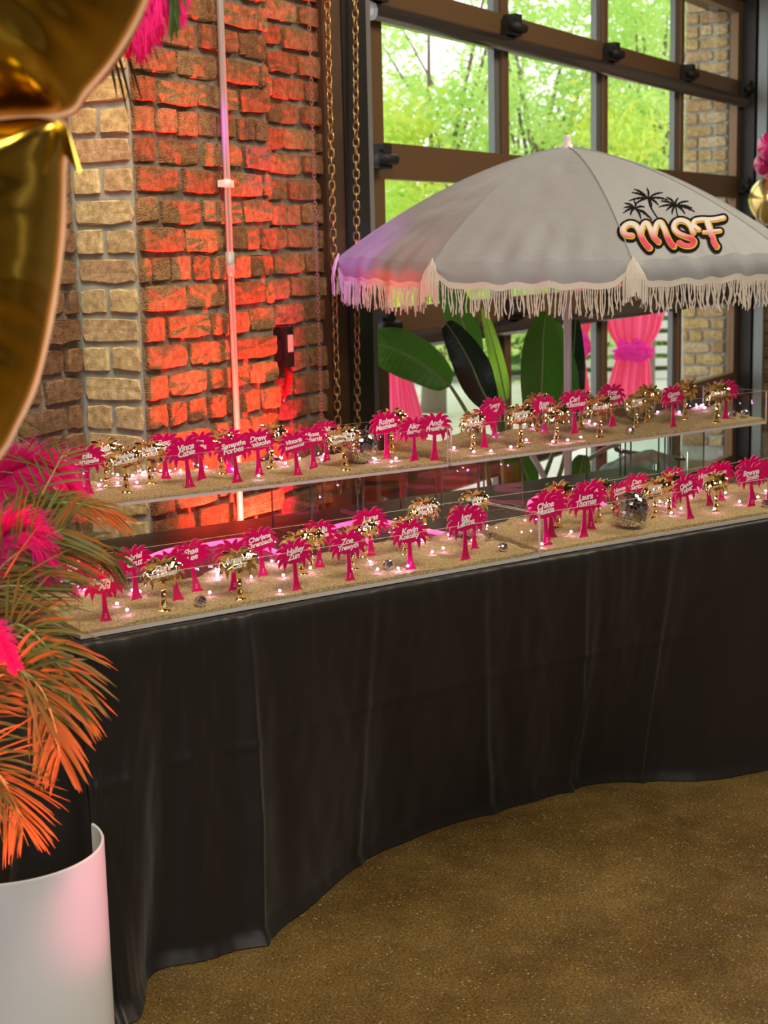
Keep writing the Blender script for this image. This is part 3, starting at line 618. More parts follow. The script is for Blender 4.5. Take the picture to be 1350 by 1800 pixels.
# tray, crown x, top y, base x, base y, colour, first line, second line, numeral
CARDS = [
('ul',155,779,155,866,'p','Ella','Caruselle',''),('ul',134,790,136,852,'g','','',''),('ul',188,770,188,855,'g','Mia','Powell',''),('ul',222,782,223,866,'g','Melanie','DelCastro',''),
('ul',262,771,265,850,'g','Nate','Tobias',''),('ul',291,760,292,842,'p','Evan','Hall','2'),('ul',326,765,333,857,'p','Vince','Cable','1'),('ul',355,758,355,843,'p','Jim','Ellis',''),
('ul',388,755,389,833,'g','Jill','',''),('ul',411,762,418,848,'p','Samantha','Forbes','2'),('ul',402,752,404,832,'p','','',''),('ul',453,751,456,835,'p','Drew','Jacobsohn','2'),('ul',482,742,477,822,'g','','',''),
('ul',516,757,524,835,'p','Vittoria','Innamorati','2'),('ul',549,745,551,822,'p','Allyssa','Richards','2'),('ul',573,738,575,810,'p','Cait','James','2'),('ul',604,744,607,825,'g','Nora Elpern','Jaysen Stark',''),
('ul',680,721,681,805,'p','Robyn','Matthews',''),('ul',688,716,689,795,'g','','',''),('ul',729,732,729,810,'p','Alice','Burgess',''),('ul',774,718,770,808,'p','Andy','Prestige',''),
('ur',831,722,832,791,'g','Kate Ellis','Munroe',''),('ur',851,714,851,786,'p','','',''),('ur',868,705,870,778,'p','Avery','Day',''),('ur',915,707,915,785,'g','Jonathan','Perry',''),
('ur',944,697,945,766,'g','','',''),('ur',957,695,957,761,'p','Ross','Wick',''),('ur',980,706,978,778,'g','','',''),('ur',1010,689,1009,767,'p','Carl','Thomas',''),('ur',1022,687,1022,757,'g','','',''),
('ur',1056,692,1054,768,'g','Ronald','',''),('ur',1076,680,1077,756,'p','Troy','Lawson',''),('ur',1118,691,1118,752,'g','Kristy','Lamb',''),('ur',1140,675,1138,743,'g','','',''),
('ur',1181,673,1183,750,'p','Gianna','Star',''),('ur',1203,668,1204,738,'g','','',''),('ur',1262,668,1259,741,'g','Robert','',''),('ur',1276,667,1275,736,'p','','',''),
('ll',134,978,133,1055,'p','Keith','Cole',''),('ll',191,977,191,1050,'p','Jordan','Britt',''),('ll',184,998,186,1092,'p','Farrah','Ahl','2'),('ll',234,956,241,1053,'p','Gabriel','Cruz',''),
('ll',300,964,313,1056,'p','Ella','','' ),('ll',289,976,289,1074,'g','Dani','Bracelawski','8'),('ll',334,944,346,1037,'p','Shae','Lee','2'),('ll',411,946,412,1037,'p','Delilah','','2'),
('ll',419,958,423,1052,'g','Amanda','Carr',''),('ll',455,928,463,1016,'p','Charlene','Ehrenbach','2'),('ll',516,945,521,1038,'p','Hailey','Zun',''),('ll',521,929,532,1010,'g','','',''),
('ll',546,925,548,1000,'g','','',''),('ll',560,912,562,998,'p','Dahlia','Santana','2'),('ll',613,930,615,1021,'p','Zoe','Trewyth','2'),('ll',617,921,622,1000,'g','','','8'),
('ll',652,897,652,984,'p','Lucas','Cotarac',''),('ll',641,915,640,985,'g','','',''),('ll',720,911,721,1000,'p','Kevin','Kolosky','1'),('ll',748,884,748,962,'g','Alejandra','Marks',''),
('ll',712,905,712,975,'g','','',''),('ll',815,885,818,984,'p','Iggy','Lerma',''),('ll',832,890,834,965,'p','Ronald','',''),('ll',889,851,889,928,'g','Paulette','Jones',''),
('lr',956,866,961,957,'p','Chloe','Mattia','2'),('lr',966,858,970,944,'p','','',''),('lr',980,851,980,935,'g','','',''),('lr',1028,852,1026,943,'p','Laura','Thomas',''),
('lr',1037,842,1038,930,'p','Alexa','Reed','2'),('lr',1050,840,1052,918,'g','','',''),('lr',1085,845,1092,908,'p','Hanna','Avney',''),('lr',1118,830,1119,903,'p','Dan','Santos',''),
('lr',1151,842,1150,914,'g','Grayson','Smith',''),('lr',1173,828,1177,904,'g','','',''),('lr',1199,832,1213,912,'p','Claudia','Tuber',''),('lr',1183,821,1184,893,'p','','',''),
('lr',1238,822,1247,893,'p','Howard','Jules',''),('lr',1264,809,1268,880,'p','Lynn','',''),('lr',1260,828,1258,899,'g','','',''),('lr',1320,813,1321,890,'p','Brenna','Smith','2'),('lr',1314,801,1322,880,'p','','',''),('lr',1350,808,1352,880,'p','','','')]
# lettering: build all text curves once, read their meshes
texts = {}
def want(key, s_, size):
    c = bpy.data.curves.new('lettering', 'FONT'); c.body = s_; c.size = size; c.align_x = 'CENTER'; c.align_y = 'CENTER'; c.shear = .18; c.offset = .004; c.space_character = .92; c.resolution_u = 2
    o = bpy.data.objects.new('lettering_source', c); COL.objects.link(o); texts[key] = o
for (k, cx_, ty, bx_, by, col, a, b, n_) in CARDS:
    for s_ in (a, b):
        if s_ and s_ not in texts: want(s_, s_, .145 if len(s_) < 7 else .125 if len(s_) < 10 else .10)
    if n_ and ('#'+n_) not in texts: want('#'+n_, n_, .10)
dg = bpy.context.evaluated_depsgraph_get(); tmesh = {}
for k, o in texts.items():
    me = bpy.data.meshes.new_from_object(o.evaluated_get(dg)); tmesh[k] = me
for o in texts.values():
    c = o.data; bpy.data.objects.remove(o); bpy.data.curves.remove(c)
def tv(key):
    me = tmesh[key]; return [v.co.copy() for v in me.vertices], [tuple(p.vertices) for p in me.polygons]
ORD = 'first second third fourth fifth sixth seventh eighth ninth tenth eleventh twelfth thirteenth fourteenth fifteenth sixteenth seventeenth eighteenth nineteenth twentieth'.split()+['twenty-%s' % x for x in 'first second third fourth fifth'.split()]
WHERE = {'ul': 'raised tray by red brick', 'ur': 'raised tray under umbrella', 'll': 'tabletop tray by planter', 'lr': 'tabletop tray past the seam'}
rank = {}
for k in ('ul', 'ur', 'll', 'lr'):
    for i, c in enumerate(sorted([c for c in CARDS if c[0] == k], key=lambda c: c[3])): rank[id(c)] = i
DBG = []
for ci, c in enumerate(CARDS):
    key, cx_, ty, bx_, by, col, a, b, num = c; tr = trays[key]
    x, y, h = tr.place(bx_, by); p = tr.W(x, y, h-.002); d = depth(p)
    Hh = (by-ty)/F*d*1.0/math.cos(PITCH)*1.0; Hh = max(.085, min(.135, Hh))
    rnd = random.Random(ci*3+1); yaw = tr.ang+rnd.uniform(-.18, .14)-.10
    lean = math.atan2((cx_-bx_)+(by-ty)*.0, (by-ty))
    lab = ('magenta' if col == 'p' else 'gold mirror')+' palm name card, '+ORD[rank[id(c)]]+' from planter end, '+WHERE[key]
    t = thing('palm_name_card', lab, 'name card', p, 0, 'palm shaped name cards in the trays')
    t.rotation_euler = (rnd.uniform(-.05, .03), lean, yaw); t.scale = (Hh,)*3
    put('palm_plate', PLATES[(col, ci % 2)], t)
    if a:
        mb = MB(); rows = [(a, .785), (b, .675)] if b else [(a, .72)]
        for s_, zz in rows:
            vs, fs = tv(s_); dx = rnd.uniform(-.02, .02); mb.add([(v.x*.98*XS+dx, -.0245, v.y*1.12+zz+v.x*.10) for v in vs], fs)
        mb.obj('lettering', WHITE_INK, t)
    if num:
        vs, fs = tv('#'+num); mb = MB(); mb.add([(v.x, -.0155, v.y*1.1+.12) for v in vs], fs); mb.obj('numeral', PINK_EDGE if col == 'p' else WHITE_INK, t)
# ------------------------------------------------------------------ mirror balls
def ball(px, py, r_px, tray, label, name='mirror_ball', rows=None, d=None, group='mirror balls lying in the sand'):
    tr = trays[tray]; x, y, h = tr.place(px, py+r_px*.9); p = tr.W(x, y, h); dd = depth(p); r = r_px/F*dd; x = max(.008+r, min(tr.L-.008-r, x)); y = max(.008+r, min(TRW-.008-r, y)); p = tr.W(x, y, tr.h(x, y))
    t = thing(name, label, 'mirror ball', p+Vector((0, 0, r-.003)), 0, group); t.rotation_euler = (.3, .25, .4)
    bm = bmesh.new(); bmesh.ops.create_uvsphere(bm, u_segments=20, v_segments=12, radius=r*.965); me = bpy.data.meshes.new('core'); bm.to_mesh(me); bm.free()
    for q in me.polygons: q.use_smooth = True
    me.materials.append(DARKCORE); put('core', me, t)
    rows = rows or (16 if r_px > 20 else 8); mb = MB(); rr = random.Random(int(px))
    for i in range(rows):
        th0 = math.pi*(i+.06)/rows; th1 = math.pi*(i+.94)/rows; n = max(4, int(2*rows*math.sin((th0+th1)/2)*1.0))
        for j in range(n):
            a0 = 2*math.pi*(j+.05)/n; a1 = 2*math.pi*(j+.95)/n
            q = [Vector((math.sin(th)*math.cos(a), math.sin(th)*math.sin(a), math.cos(th)))*r for th, a in ((th0, a0), (th0, a1), (th1, a1), (th1, a0))]
            tl = Vector((rr.gauss(0, 1), rr.gauss(0, 1), rr.gauss(0, 1)))*r*.012; q[0] += tl; q[2] -= tl
            mb.add(q, [(3, 2, 1, 0), ])
    mb.obj('mirror_tiles', MIRROR, t, kind='stuff')
    lp = [(r*.10*math.cos(a), 0, r+r*.12+r*.14*math.sin(a)) for a in [2*math.pi*k/10 for k in range(11)]]
    MB().tube(lp, r*.025, 5).obj('hanging_loop', CHROME, t)
ball(634, 785, 31, 'ul', 'fist-sized mirror ball beside the gold card on the raised tray')
ball(1125, 716, 26, 'ur', 'mirror ball behind two gold cards under the umbrella')
ball(829, 914, 33, 'll', 'large mirror ball behind a magenta card near the front seam')
ball(1109, 898, 33, 'lr', 'large mirror ball in front of two magenta cards past the seam')
for px, py, r_, k, l in ((353,1055,11,'ll','tiny mirror ball in the front sand between gold cards'),(683,992,10,'ll','tiny mirror ball before the plain sand right of two paired cards'),(884,961,9,'ll','tiny mirror ball in front of the gold card near the seam'),
    (897,937,8,'ll','tiny mirror ball behind another one close to the seam'),(221,1028,11,'ll','dark tiny mirror ball behind the first magenta cards'),(831,768,7,'ur','tiny mirror ball behind the first gold card, raised tray'),
    (1111,757,8,'ur','tiny mirror ball in front of the mirror ball under the umbrella'),(1288,729,8,'ur','nearer of two tiny mirror balls at the raised tray end'),(1310,727,8,'ur','farther of two tiny mirror balls at the raised tray end'),(1346,884,8,'lr','tiny mirror ball at the far visible end of the lower tray')):
    ball(px, py, r_, k, l.replace('right of', 'past'), 'mirror_ball', 8, group='mirror balls lying in the sand')
# ------------------------------------------------------------------ fairy lights
LED = {'ul': [(117,860),(122,868),(137,821),(141,837),(174,859),(206,821),(229,828),(230,838),(207,852),(241,854),(266,817),(283,827),(283,834),(340,821),(362,824),(411,823),(466,804),(475,806),(502,819),(524,794),(527,814),(566,810),(455,842),(615,802),(660,810),(696,808),(659,811),(703,820)],
 'ur': [(798,790),(833,799),(874,797),(898,787),(904,750),(936,752),(957,755),(972,780),(1003,778),(1036,743),(1046,745),(1021,773),(1148,724),(1149,711),(1194,722),(1232,717),(1239,721),(1292,707),(925,776),(870,765)],
 'll': [(120,1030),(206,1065),(224,1080),(246,1048),(233,1043),(369,1047),(341,990),(377,1008),(382,1017),(441,1018),(491,995),(498,1015),(492,1042),(546,1006),(478,990),(382,1015),(641,974),(651,986),(664,1006),(724,1004),(789,946),(779,970),(760,974),(830,954),(742,952),(856,920),(919,915),(897,928),(682,937),(700,1002)],
 'lr': [(1004,941),(1021,1000),(1160,886),(1197,900),(1218,875),(1256,900),(1275,875),(1332,880),(1346,866),(1094,893),(1172,888),(1300,886),(1180,905)]}
bm = bmesh.new(); bmesh.ops.create_icosphere(bm, subdivisions=1, radius=.0032); BME = bpy.data.meshes.new('bulb'); bm.to_mesh(BME); bm.free(); BME.materials.append(BULB)
for k, lst in LED.items():
    tr = trays[k]; pts = []
    for (px, py) in lst:
        x, y, h = tr.place(px, py+2); h2 = h+.004
        p = tr.W(x, y, h2); dz = 0
        from_cam = onz(px, py, p.z)
        pts.append((x, y, h2+random.uniform(0, .006)))
    pts.sort(); t = thing('fairy_light_string', 'copper wire string of violet LEDs in the '+WHERE[k], 'fairy lights', tr.o, tr.ang, 'fairy light strings in the trays')
    path = []
    for i, q in enumerate(pts):
        path.append(q)
        if i < len(pts)-1:
            m_ = [(q[j]+pts[i+1][j])/2 for j in range(3)]; m_[1] = max(.012, min(TRW-.012, m_[1]+random.uniform(-.03, .03))); m_[2] += random.uniform(.002, .02); path.append(tuple(m_))
    MB().tube(smooth_poly(path, 6), .0005, 4).obj('wire', WIRE, t)
    for q in pts: put('bulb', BME, t, loc=(q[0], q[1], q[2]+.003))
# pink neon flex on the table behind the front trays
NP = [(140,1040),(200,1010),(235,995),(262,980),(300,967),(350,960),(391,953),(430,950),(470,964),(500,975),(545,984),(590,986),(628,980),(654,966),(645,950),(605,945),(572,938),(582,928),(612,920),(642,915),(676,917),(705,923),(747,932),(797,941)]
NP2 = [(962,897),(942,896),(931,890),(934,880),(955,872),(990,871),(1030,876),(1058,885),(1082,896),(1130,890),(1180,868),(1210,856),(1232,863),(1237,872),(1222,880)]
for NP_, lb in ((NP, 'glowing pink neon flex winding over the cloth nearest the planter'), (NP2, 'glowing pink neon flex looping over the cloth past the front seam')):
    pp = [onz(a, b, TH+.012) for a, b in NP_]
    pp = [T(*(lambda q: (q[0], max(q[1], TRW+.022), TH+.0115))(loc(p))) for p in pp]
    t = thing('neon_flex_strip', lb, 'neon light', pp[0], 0, 'pink neon strips on the table')
    link_to(MB().tube(smooth_poly(pp, 8), .0062, 10).obj('light_tube', NEON), t)
# ------------------------------------------------------------------ umbrella
UD = 5.15; hub = P(997, 258, UD); polex = P(986, 700, UD)
vdir = Vector((FWD.x, FWD.y, 0)).normalized(); rdir = Vector((RIGHT.x, RIGHT.y, 0)).normalized()
RU = .772
tips_px = {-83: (592, 432), -38: (714, 440), 7: (1052, 445), 52: (1345, 425)}
rimz = {}
UM = thing('beach_umbrella', 'white fringed beach umbrella with printed logo behind the table', 'umbrella', (hub.x, hub.y, 0))
axis_c = Vector((hub.x, hub.y, 0)); RZ = 1.492
def tilt(th): return -.030*math.cos(th)          # rim a little lower towards the table
def rib(k, r):
    th = math.radians(7+45*k); zt = RZ+tilt(th); drop = [0, .17, .43, .735, 1.0]
    a = min(r, .9999)*4; i = int(a); dr = drop[i]+(drop[i+1]-drop[i])*(a-i)
    # smooth
    dr = .30*r+.70*r*r*(1.55-.55*r) if False else dr
    z = hub.z+(zt-hub.z)*(.62*r**1.25+.38*r**2.2)
    return Vector((0, 0, 0))+(-vdir*math.cos(th)+rdir*math.sin(th))*RU*r+Vector((0, 0, z))
def canopy(k, s, r):
    a = rib(k, r); b = rib(k+1, r); p = a.lerp(b, s); e = math.sin(math.pi*s)
    out = (a+b)*.5; out.z = 0
    if out.length > 1e-6: out.normalize()
    p = p+out*(.018*e*r)+Vector((0, 0, -.012*e*math.sin(math.pi*r)))
    wr_ = .0045*math.sin(s*38+r*9+k*2)*max(0, (r-.72)/.28)*e+.003*math.sin(s*19-r*22+k)*max(0, r-.5)*e
    wr_ += .006*noise.noise(Vector((s*4+k*3, r*9, k)))*min(1, r*2)*e
    return p+Vector((0, 0, wr_))+out*wr_*.6
def valance(k, s, t):
    p = canopy(k, s, 1.0); a = rib(k, 1); b = rib(k+1, 1); out = (a+b)*.5; out.z = 0; out.normalize()
    e = math.sin(math.pi*s); hgt = .064*(.30+.70*min(1, e*3.6))
    return p+Vector((0, 0, -hgt*t))+out*(.010*t+.006*math.sin(s*21+k)*t*e+.012*math.sin(math.pi*t)*.6)
cv = []; bvh_v = []; bvh_f = []
for k in range(8):
    mb = MB(); mb.grid(lambda a, b: canopy(k, a, .004+b*.996), 36, 40, flip=False)
    mb.grid(lambda a, b: valance(k, a, b), 36, 6)
    o0 = len(bvh_v); bvh_v += [Vector(v)+axis_c for v in mb.v]; bvh_f += [[i+o0 for i in f] for f in mb.f]
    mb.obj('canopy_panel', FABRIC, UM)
    # rib seam and rib
    MB().tube([canopy(k, 0, r/14)+Vector((0, 0, .001)) for r in range(15)], .0022, 5).obj('seam', FABRIC, UM)
    MB().tube([rib(k, r/10)+Vector((0, 0, -.012)) for r in range(11)], .003, 6).obj('rib', WHITE_PAINT, UM)
    fr = MB(); rr = random.Random(k+50)
    fr.grid(lambda a, b: valance(k, a, 1.0)+Vector((0, 0, .004-.022*b))+(-vdir)*0, 60, 2)
    ns = 82
    for i in range(ns):
        s = (i+.5)/ns; p = valance(k, s, 1.0)+Vector((0, 0, -.016)); L_ = .078+rr.uniform(-.012, .012); ph = rr.uniform(0, 6); am = rr.uniform(.002, .006)
        dx = (rib(k+1, 1)-rib(k, 1)).normalized(); out = (rib(k, 1)+rib(k+1, 1)); out.z = 0; out.normalize(); sl = rr.gauss(0, .009)
        pts = []; rs = []
        for j in range(9):
            q = j/8; pts.append(p+Vector((0, 0, -L_*q))+dx*(am*math.sin(q*5+ph)*q+sl*q)+out*(am*math.cos(q*4+ph)*q+rr.uniform(-.0008, .0008))); rs.append(.0026 if j % 2 else .0019)
        fr.tube(pts, rs, 4, caps=False)
    fr.obj('fringe', FRINGE, UM, kind='stuff')
    ts = MB(); base_p = rib(k, 1); ot = base_p.copy(); ot.z = 0; ot.normalize(); side = Vector((-ot.y, ot.x, 0))
    for i in range(26):
        a = (i+.5)/26*2-1; ln = .105+.03*abs(a)+rr.uniform(-.01, .01); w_ = a*(.035+rr.uniform(-.004, .004)); pts = []
        for j in range(9):
            q = j/8; pts.append(base_p+side*(w_*min(1, q*2.2)**.7)+ot*(.006+.022*math.sin(min(1, q*1.3)*math.pi*.6)+rr.uniform(-.001, .001))+Vector((0, 0, .010*(1-a*a)-.0*q-ln*q)))
        ts.tube(pts, .0026, 4, caps=False)
    ts.obj('tassel', FRINGE, UM, kind='stuff')
top = hub-axis_c
MB().lathe([(.0, .040), (.007, .039), (.012, .033), (.013, .025), (.0125, .010), (.019, .007), (.021, -.002), (.030, -.008), (.030, -.014), (.0, -.014)], 20, top).obj('finial', WHITE_PAINT, UM)
MB().tube([Vector((0, 0, .03)), top+Vector((0, 0, -.005))], .0135, 16).obj('pole', WHITE_PAINT, UM)
MB().lathe([(.0, .03), (.10, .03), (.12, .02), (.12, .0), (.0, .0)], 28).obj('base_plate', WHITE_PAINT, UM)
mb = MB(); mb.tube([Vector((0, 0, hub.z-.22)), Vector((0, 0, hub.z-.15))], .022, 12)
mb.obj('runner', WHITE_PAINT, UM)
for k in range(8): MB().tube([Vector((0, 0, hub.z-.19)), rib(k, .5)+Vector((0, 0, -.014))], .0025, 5).obj('stretcher', WHITE_PAINT, UM)
# logo printed on the panel facing the room
bv = BVHTree.FromPolygons(bvh_v, bvh_f)
def onfab(X, Y, off):
    px, py = 1080+X/6.43, 320+Y/6.43; d = ray(px, py).normalized(); h = bv.ray_cast(C0, d)
    if h[0] is None: return None
    n = h[1]
    if n.dot(d) > 0: n = -n
    return h[0]+n*off-axis_c
STR = [[(185,615),(120,605),(88,565),(105,515),(165,482),(225,498),(262,545),(292,620),(335,700),(385,755)],
       [(285,600),(318,500),(355,478),(388,530),(430,625),(485,685)], [(430,620),(462,505),(508,468),(548,530),(585,625),(625,700),(662,738)],
       [(878,585),(845,510),(795,462),(725,448),(668,482),(660,540),(712,595),(785,625),(855,650),(893,685),(872,722),(815,735),(760,725),(718,698)],
       [(938,548),(885,505),(892,458),(965,438),(1060,440),(1150,432),(1218,416)], [(1035,455),(1062,530),(1090,620),(1112,695),(1142,742)], [(998,582),(1080,578),(1175,566)]]
def ink(name, m, off, shift, hw, attr=False):
    off = off*1.6
    mb = MB(); cols_ = []
    for si, st in enumerate(STR):
        base_w = (27, 25, 26, 24, 21, 27, 17)[si]
        pts = smooth_poly([Vector((a, b, 0)) for a, b in st], 7)
        for i, p in enumerate(pts):
            taper = 1.0
            R_ = base_w*taper+hw; ring = []
            c = (p.x+shift[0], p.y+shift[1])
            off_ = off+4e-6*(i+si*90)
            vs = [onfab(c[0], c[1], off_)]+[onfab(c[0]+R_*math.cos(2*math.pi*j/14), c[1]+R_*math.sin(2*math.pi*j/14), off_) for j in range(14)]
            if any(v is None for v in vs): continue
            mb.add(vs, [(0, 1+j, 1+(j+1) % 14) for j in range(14)])
            cols_ += [c[1]]+[c[1]+R_*math.sin(2*math.pi*j/14) for j in range(14)]
    o = mb.obj(name, m, UM)
    if attr:
        a = o.data.color_attributes.new('fade', 'FLOAT_COLOR', 'POINT')
        for i, y in enumerate(cols_):
            t_ = max(0, min(1, (y-545)/110)); c0 = (.74,.70,.66); c1 = (.72,.015,.12); a.data[i].color = (*[c0[j]*(1-t_)+c1[j]*t_ for j in range(3)], 1)
ink('logo_outline', BLACK_PRINT, .0012, (8, 7), 41); ink('logo_shadow', YELLOW_PRINT, .0022, (9, 6), 12)
FADE = mat('white_to_pink_print', (1, 1, 1), .6); N, L = nodes(FADE); at = N.new('ShaderNodeAttribute'); at.attribute_name = 'fade'; L.new(at.outputs['Color'], N['Principled BSDF'].inputs['Base Color'])
ink('logo_letters', FADE, .0032, (0, 0), 0, True)
mb = MB()
def blade(c, tip, w_=20, bend=18):
    c = Vector((*c, 0)); tip = Vector((*tip, 0)); d = tip-c; n = Vector((-d.y, d.x, 0)).normalized(); n = n if n.y < 0 else -n; pts = []
    for i in range(11):
        q = i/10; m_ = c+d*q+n*bend*math.sin(math.pi*q); w2 = w_*math.sin(math.pi*min(1, q*.92+.06))**.6*(1 if i % 2 else .55)
        pts.append((m_-n*w2*.35, m_+n*-w2*1.0+n*0, m_+n*w2*.45))
    for i in range(10):
        a, b = pts[i], pts[i+1]
        q = [onfab(v.x, v.y, .0014) for v in (a[1], b[1], b[2], a[2])]
        if None not in q: mb.add(q, [(0, 1, 2, 3)])
def line(pts, w_):
    for i in range(len(pts)-1):
        a = Vector((*pts[i], 0)); b = Vector((*pts[i+1], 0)); n = Vector((-(b-a).y, (b-a).x, 0)).normalized()*w_
        q = [onfab(v.x, v.y, .0014) for v in (a-n, b-n, b+n, a+n)]
        if None not in q: mb.add(q, [(0, 1, 2, 3)])
for c, tips in (((378, 185), [(218,80),(192,120),(365,68),(550,120),(610,205),(160,215),(225,262),(500,265),(420,300)]), ((232, 298), [(95,355),(100,295),(112,240),(220,212),(300,425),(345,285),(430,435),(180,380)]),
                ((692, 268), [(585,170),(725,178),(840,218),(885,300),(912,340),(800,365),(650,372),(580,328),(500,285),(520,215)])):
    for tp in tips: blade(c, tp)
line([(382,200),(400,270),(440,340),(480,400),(515,440)], 7); line([(694,280),(705,350),(722,425)], 7); line([(235,300),(330,330),(400,400),(425,435)], 5)
mb.obj('printed_palms', BLACK_PRINT, UM)
# ------------------------------------------------------------------ broad-leaved plant behind the table
pl = P(905, 760, 5.75); t = thing('bird_of_paradise_plant', 'broad-leaved green plant in a black pot between table and glass door', 'plant', (pl.x, pl.y, 0)); PC = Vector((pl.x, pl.y, 0))
MB().lathe([(0, .0), (.13, .0), (.165, .30), (.175, .30), (.175, .34), (.155, .34), (.15, .29), (0, .29)], 28).obj('pot', POTBLACK, t)
MB().lathe([(0, .30), (.148, .30)], 20).obj('soil', SOIL, t)
def bigleaf(mid, hw, m, fold=.35, nrm=None, stem=None, seed=0, d=5.75, droop=0):
    pts = [P(a, b, d+(c if len(q) > 2 else 0)) for q in mid for a, b, c in [(q[0], q[1], q[2] if len(q) > 2 else 0)]]
    pts = smooth_poly(pts, 10); n = len(pts)-1; mb = MB(); nr = nrm or -FWD; rn = random.Random(seed)
    vs = []; NW = 8
    for i, p in enumerate(pts):
        q = i/n; tg = (pts[min(i+1, n)]-pts[max(i-1, 0)]).normalized(); sd = tg.cross(nr).normalized(); w_ = hw*(math.sin(math.pi*min(1, q**.75*.96+.02)))**.62
        if i in (0, n): w_ = .002
        for j in range(-NW, NW+1):
            s = j/NW; rip = .0035*math.sin(q*110+abs(s)*5)*min(1, abs(s)*3)
            edge = .012*math.sin(q*9+seed+(3 if s > 0 else 0))*abs(s)**2
            vs.append(p+sd*(s*w_)+nr*(-fold*abs(s)*w_+rip+edge)+tg*(abs(s)*w_*.25))
    W2 = 2*NW+1; fs = [(i*W2+j, i*W2+j+1, (i+1)*W2+j+1, (i+1)*W2+j) for i in range(n) for j in range(W2-1)]
    mb.add(vs, fs, 0, True); lf = link_to(mb.obj('leaf', m), t)
    mr = MB(); mr.tube([p+nr*.004 for p in pts], [.0045*(1-i/n*.7) for i in range(n+1)], 6); link_to(mr.obj('midrib', MIDRIB), lf); 
    st = [pts[0]]+[P(a, b, d) for a, b in (stem or [])]+[PC+Vector((rn.uniform(-.06, .06), rn.uniform(-.06, .06), .30))]
    sm = MB(); sm.tube(smooth_poly(st, 8), [.006+.006*i/(8*(len(st)-1)) for i in range(8*(len(st)-1)+1)], 8); link_to(sm.obj('leaf_stalk', MIDRIB), lf)
bigleaf([(792,679),(748,643),(700,617),(668,606),(640,602)], .085, LEAF_BIG, .25, stem=[(822,728),(850,790)], seed=1)
bigleaf([(866,720,-.1),(845,680,-.1),(828,640,-.1),(806,600,-.1),(784,568,-.1)], .066, LEAF_DARK, .2, stem=[(880,770)], seed=2)
bigleaf([(838,640,.1),(815,570,.1),(795,520,.1),(770,480,.1)], .060, LEAF_BIG, .3, stem=[(870,720),(885,780)], seed=3)
bigleaf([(889,706,.08),(880,660,.08),(868,610,.08),(849,540,.08)], .030, LEAF_LIME, .25, stem=[(893,760)], seed=4)
bigleaf([(948,760,-.12),(952,700,-.12),(954,640,-.12),(955,590,-.12),(960,548,-.12)], .078, LEAF_BIG, .45, stem=[(935,830)], seed=5)
bigleaf([(985,760,.02),(987,700,.02),(985,640,.02),(975,565,.02)], .068, LEAF_BIG, .2, stem=[(960,830)], seed=6)
bigleaf([(1000,740,.12),(1004,690,.12),(1008,620,.12),(1012,562,.12)], .052, LEAF_DARK, .35, stem=[(985,830)], seed=7)
bigleaf([(935,862,-.1),(925,835,-.1),(912,800,-.1),(902,775,-.1)], .05, LEAF_BIG, .35, stem=[(930,890)], seed=8)
bigleaf([(1012,862,-.1),(1018,835,-.1),(1026,800,-.1)], .045, LEAF_BIG, .35, stem=[(1005,890)], seed=9)
MB()  # young white sheath between the leaves
sh = MB(); sh.tube([P(935, 800, 5.6), P(948, 822, 5.6), P(962, 850, 5.6), P(965, 875, 5.65)], [.012, .011, .012, .012], 8); link_to(sh.obj('pale_sheath', WHITE_PAINT), t)
# ------------------------------------------------------------------ bag and cart behind the far end of the table
bp = P(1120, 815, 6.1); t = thing('equipment_cart', 'low chrome tube cart behind the far end of the table', 'cart', (bp.x, bp.y, 0))
zt = bp.z
mb = MB()
for (a, b) in ((-.19, -.14), (.19, -.14), (-.19, .14), (.19, .14)): mb.tube([(a, b, 0), (a, b, zt+.03)], .009, 8)
mb.tube(smooth_poly([(-.19, .14, zt+.03), (0, .14, zt+.05), (.15, .14, zt+.05), (.19, .14, zt+.02), (.19, -.14, zt+.0)], 5), .009, 8); mb.obj('tube_frame', CHROME, t)
mb = MB(); mb.box((0, 0, zt-.16), (.38, .28, .02)); mb.obj('shelf', STEEL_BLACK, t)
def bag(a, b):
    th = a*2*math.pi; ph = b*math.pi; x = .19*math.cos(th)*math.sin(ph); y = .12*math.sin(th)*math.sin(ph); z = .085*math.cos(ph)
    n = .03*noise.noise(Vector((x*11, y*11, z*13)))+.012*abs(math.sin(x*42+z*30)); k = 1+n*6
    return (x*k, y*k, z*k*(1+.35*math.sin(x*9)))
mb = MB(); mb.grid(bag, 60, 30); o = mb.obj('folded_bag', BAGM, loc=(bp.x, bp.y, zt-.05), rot=(0, 0, -.5)); tagged(o, 'crumpled grey and black fabric bag on the chrome cart', 'bag')
# ------------------------------------------------------------------ white curved planter wrap with palm fronds and feathers
HP = .467; dpl = 2.755; pc = onz(10, 1487, HP); pc.z = 0; RP = .175
t = thing('planter_wrap', 'white curved glossy planter at the near end of the table', 'planter', pc)
vc = math.atan2((C0-pc).y, (C0-pc).x)
a_r = math.atan2(RIGHT.y, RIGHT.x)
mb = MB(); prof = [(RP, .0), (RP, HP-.003), (RP-.0015, HP), (RP-.0045, HP), (RP-.006, HP-.003), (RP-.006, .0)]
mb.lathe(prof, 72, a0=vc-math.radians(125), a1=vc+math.radians(112)); mb.obj('curved_wall', PLASTIC_W, t)
pot = thing('black_plant_pot', 'black pot hidden inside the white curved planter holding the palm', 'pot', pc-RIGHT*.05*0+Vector((-.02, .03, 0)))
MB().lathe([(0, 0), (.10, 0), (.12, .22), (.125, .22), (.125, .25), (.11, .25), (.108, .21), (0, .21)], 24).obj('rim_body', POTBLACK, pot)
MB().lathe([(0, .212), (.107, .212)], 16).obj('soil', SOIL, pot)
def link2(o, parent, root):
    o.parent = parent; return o
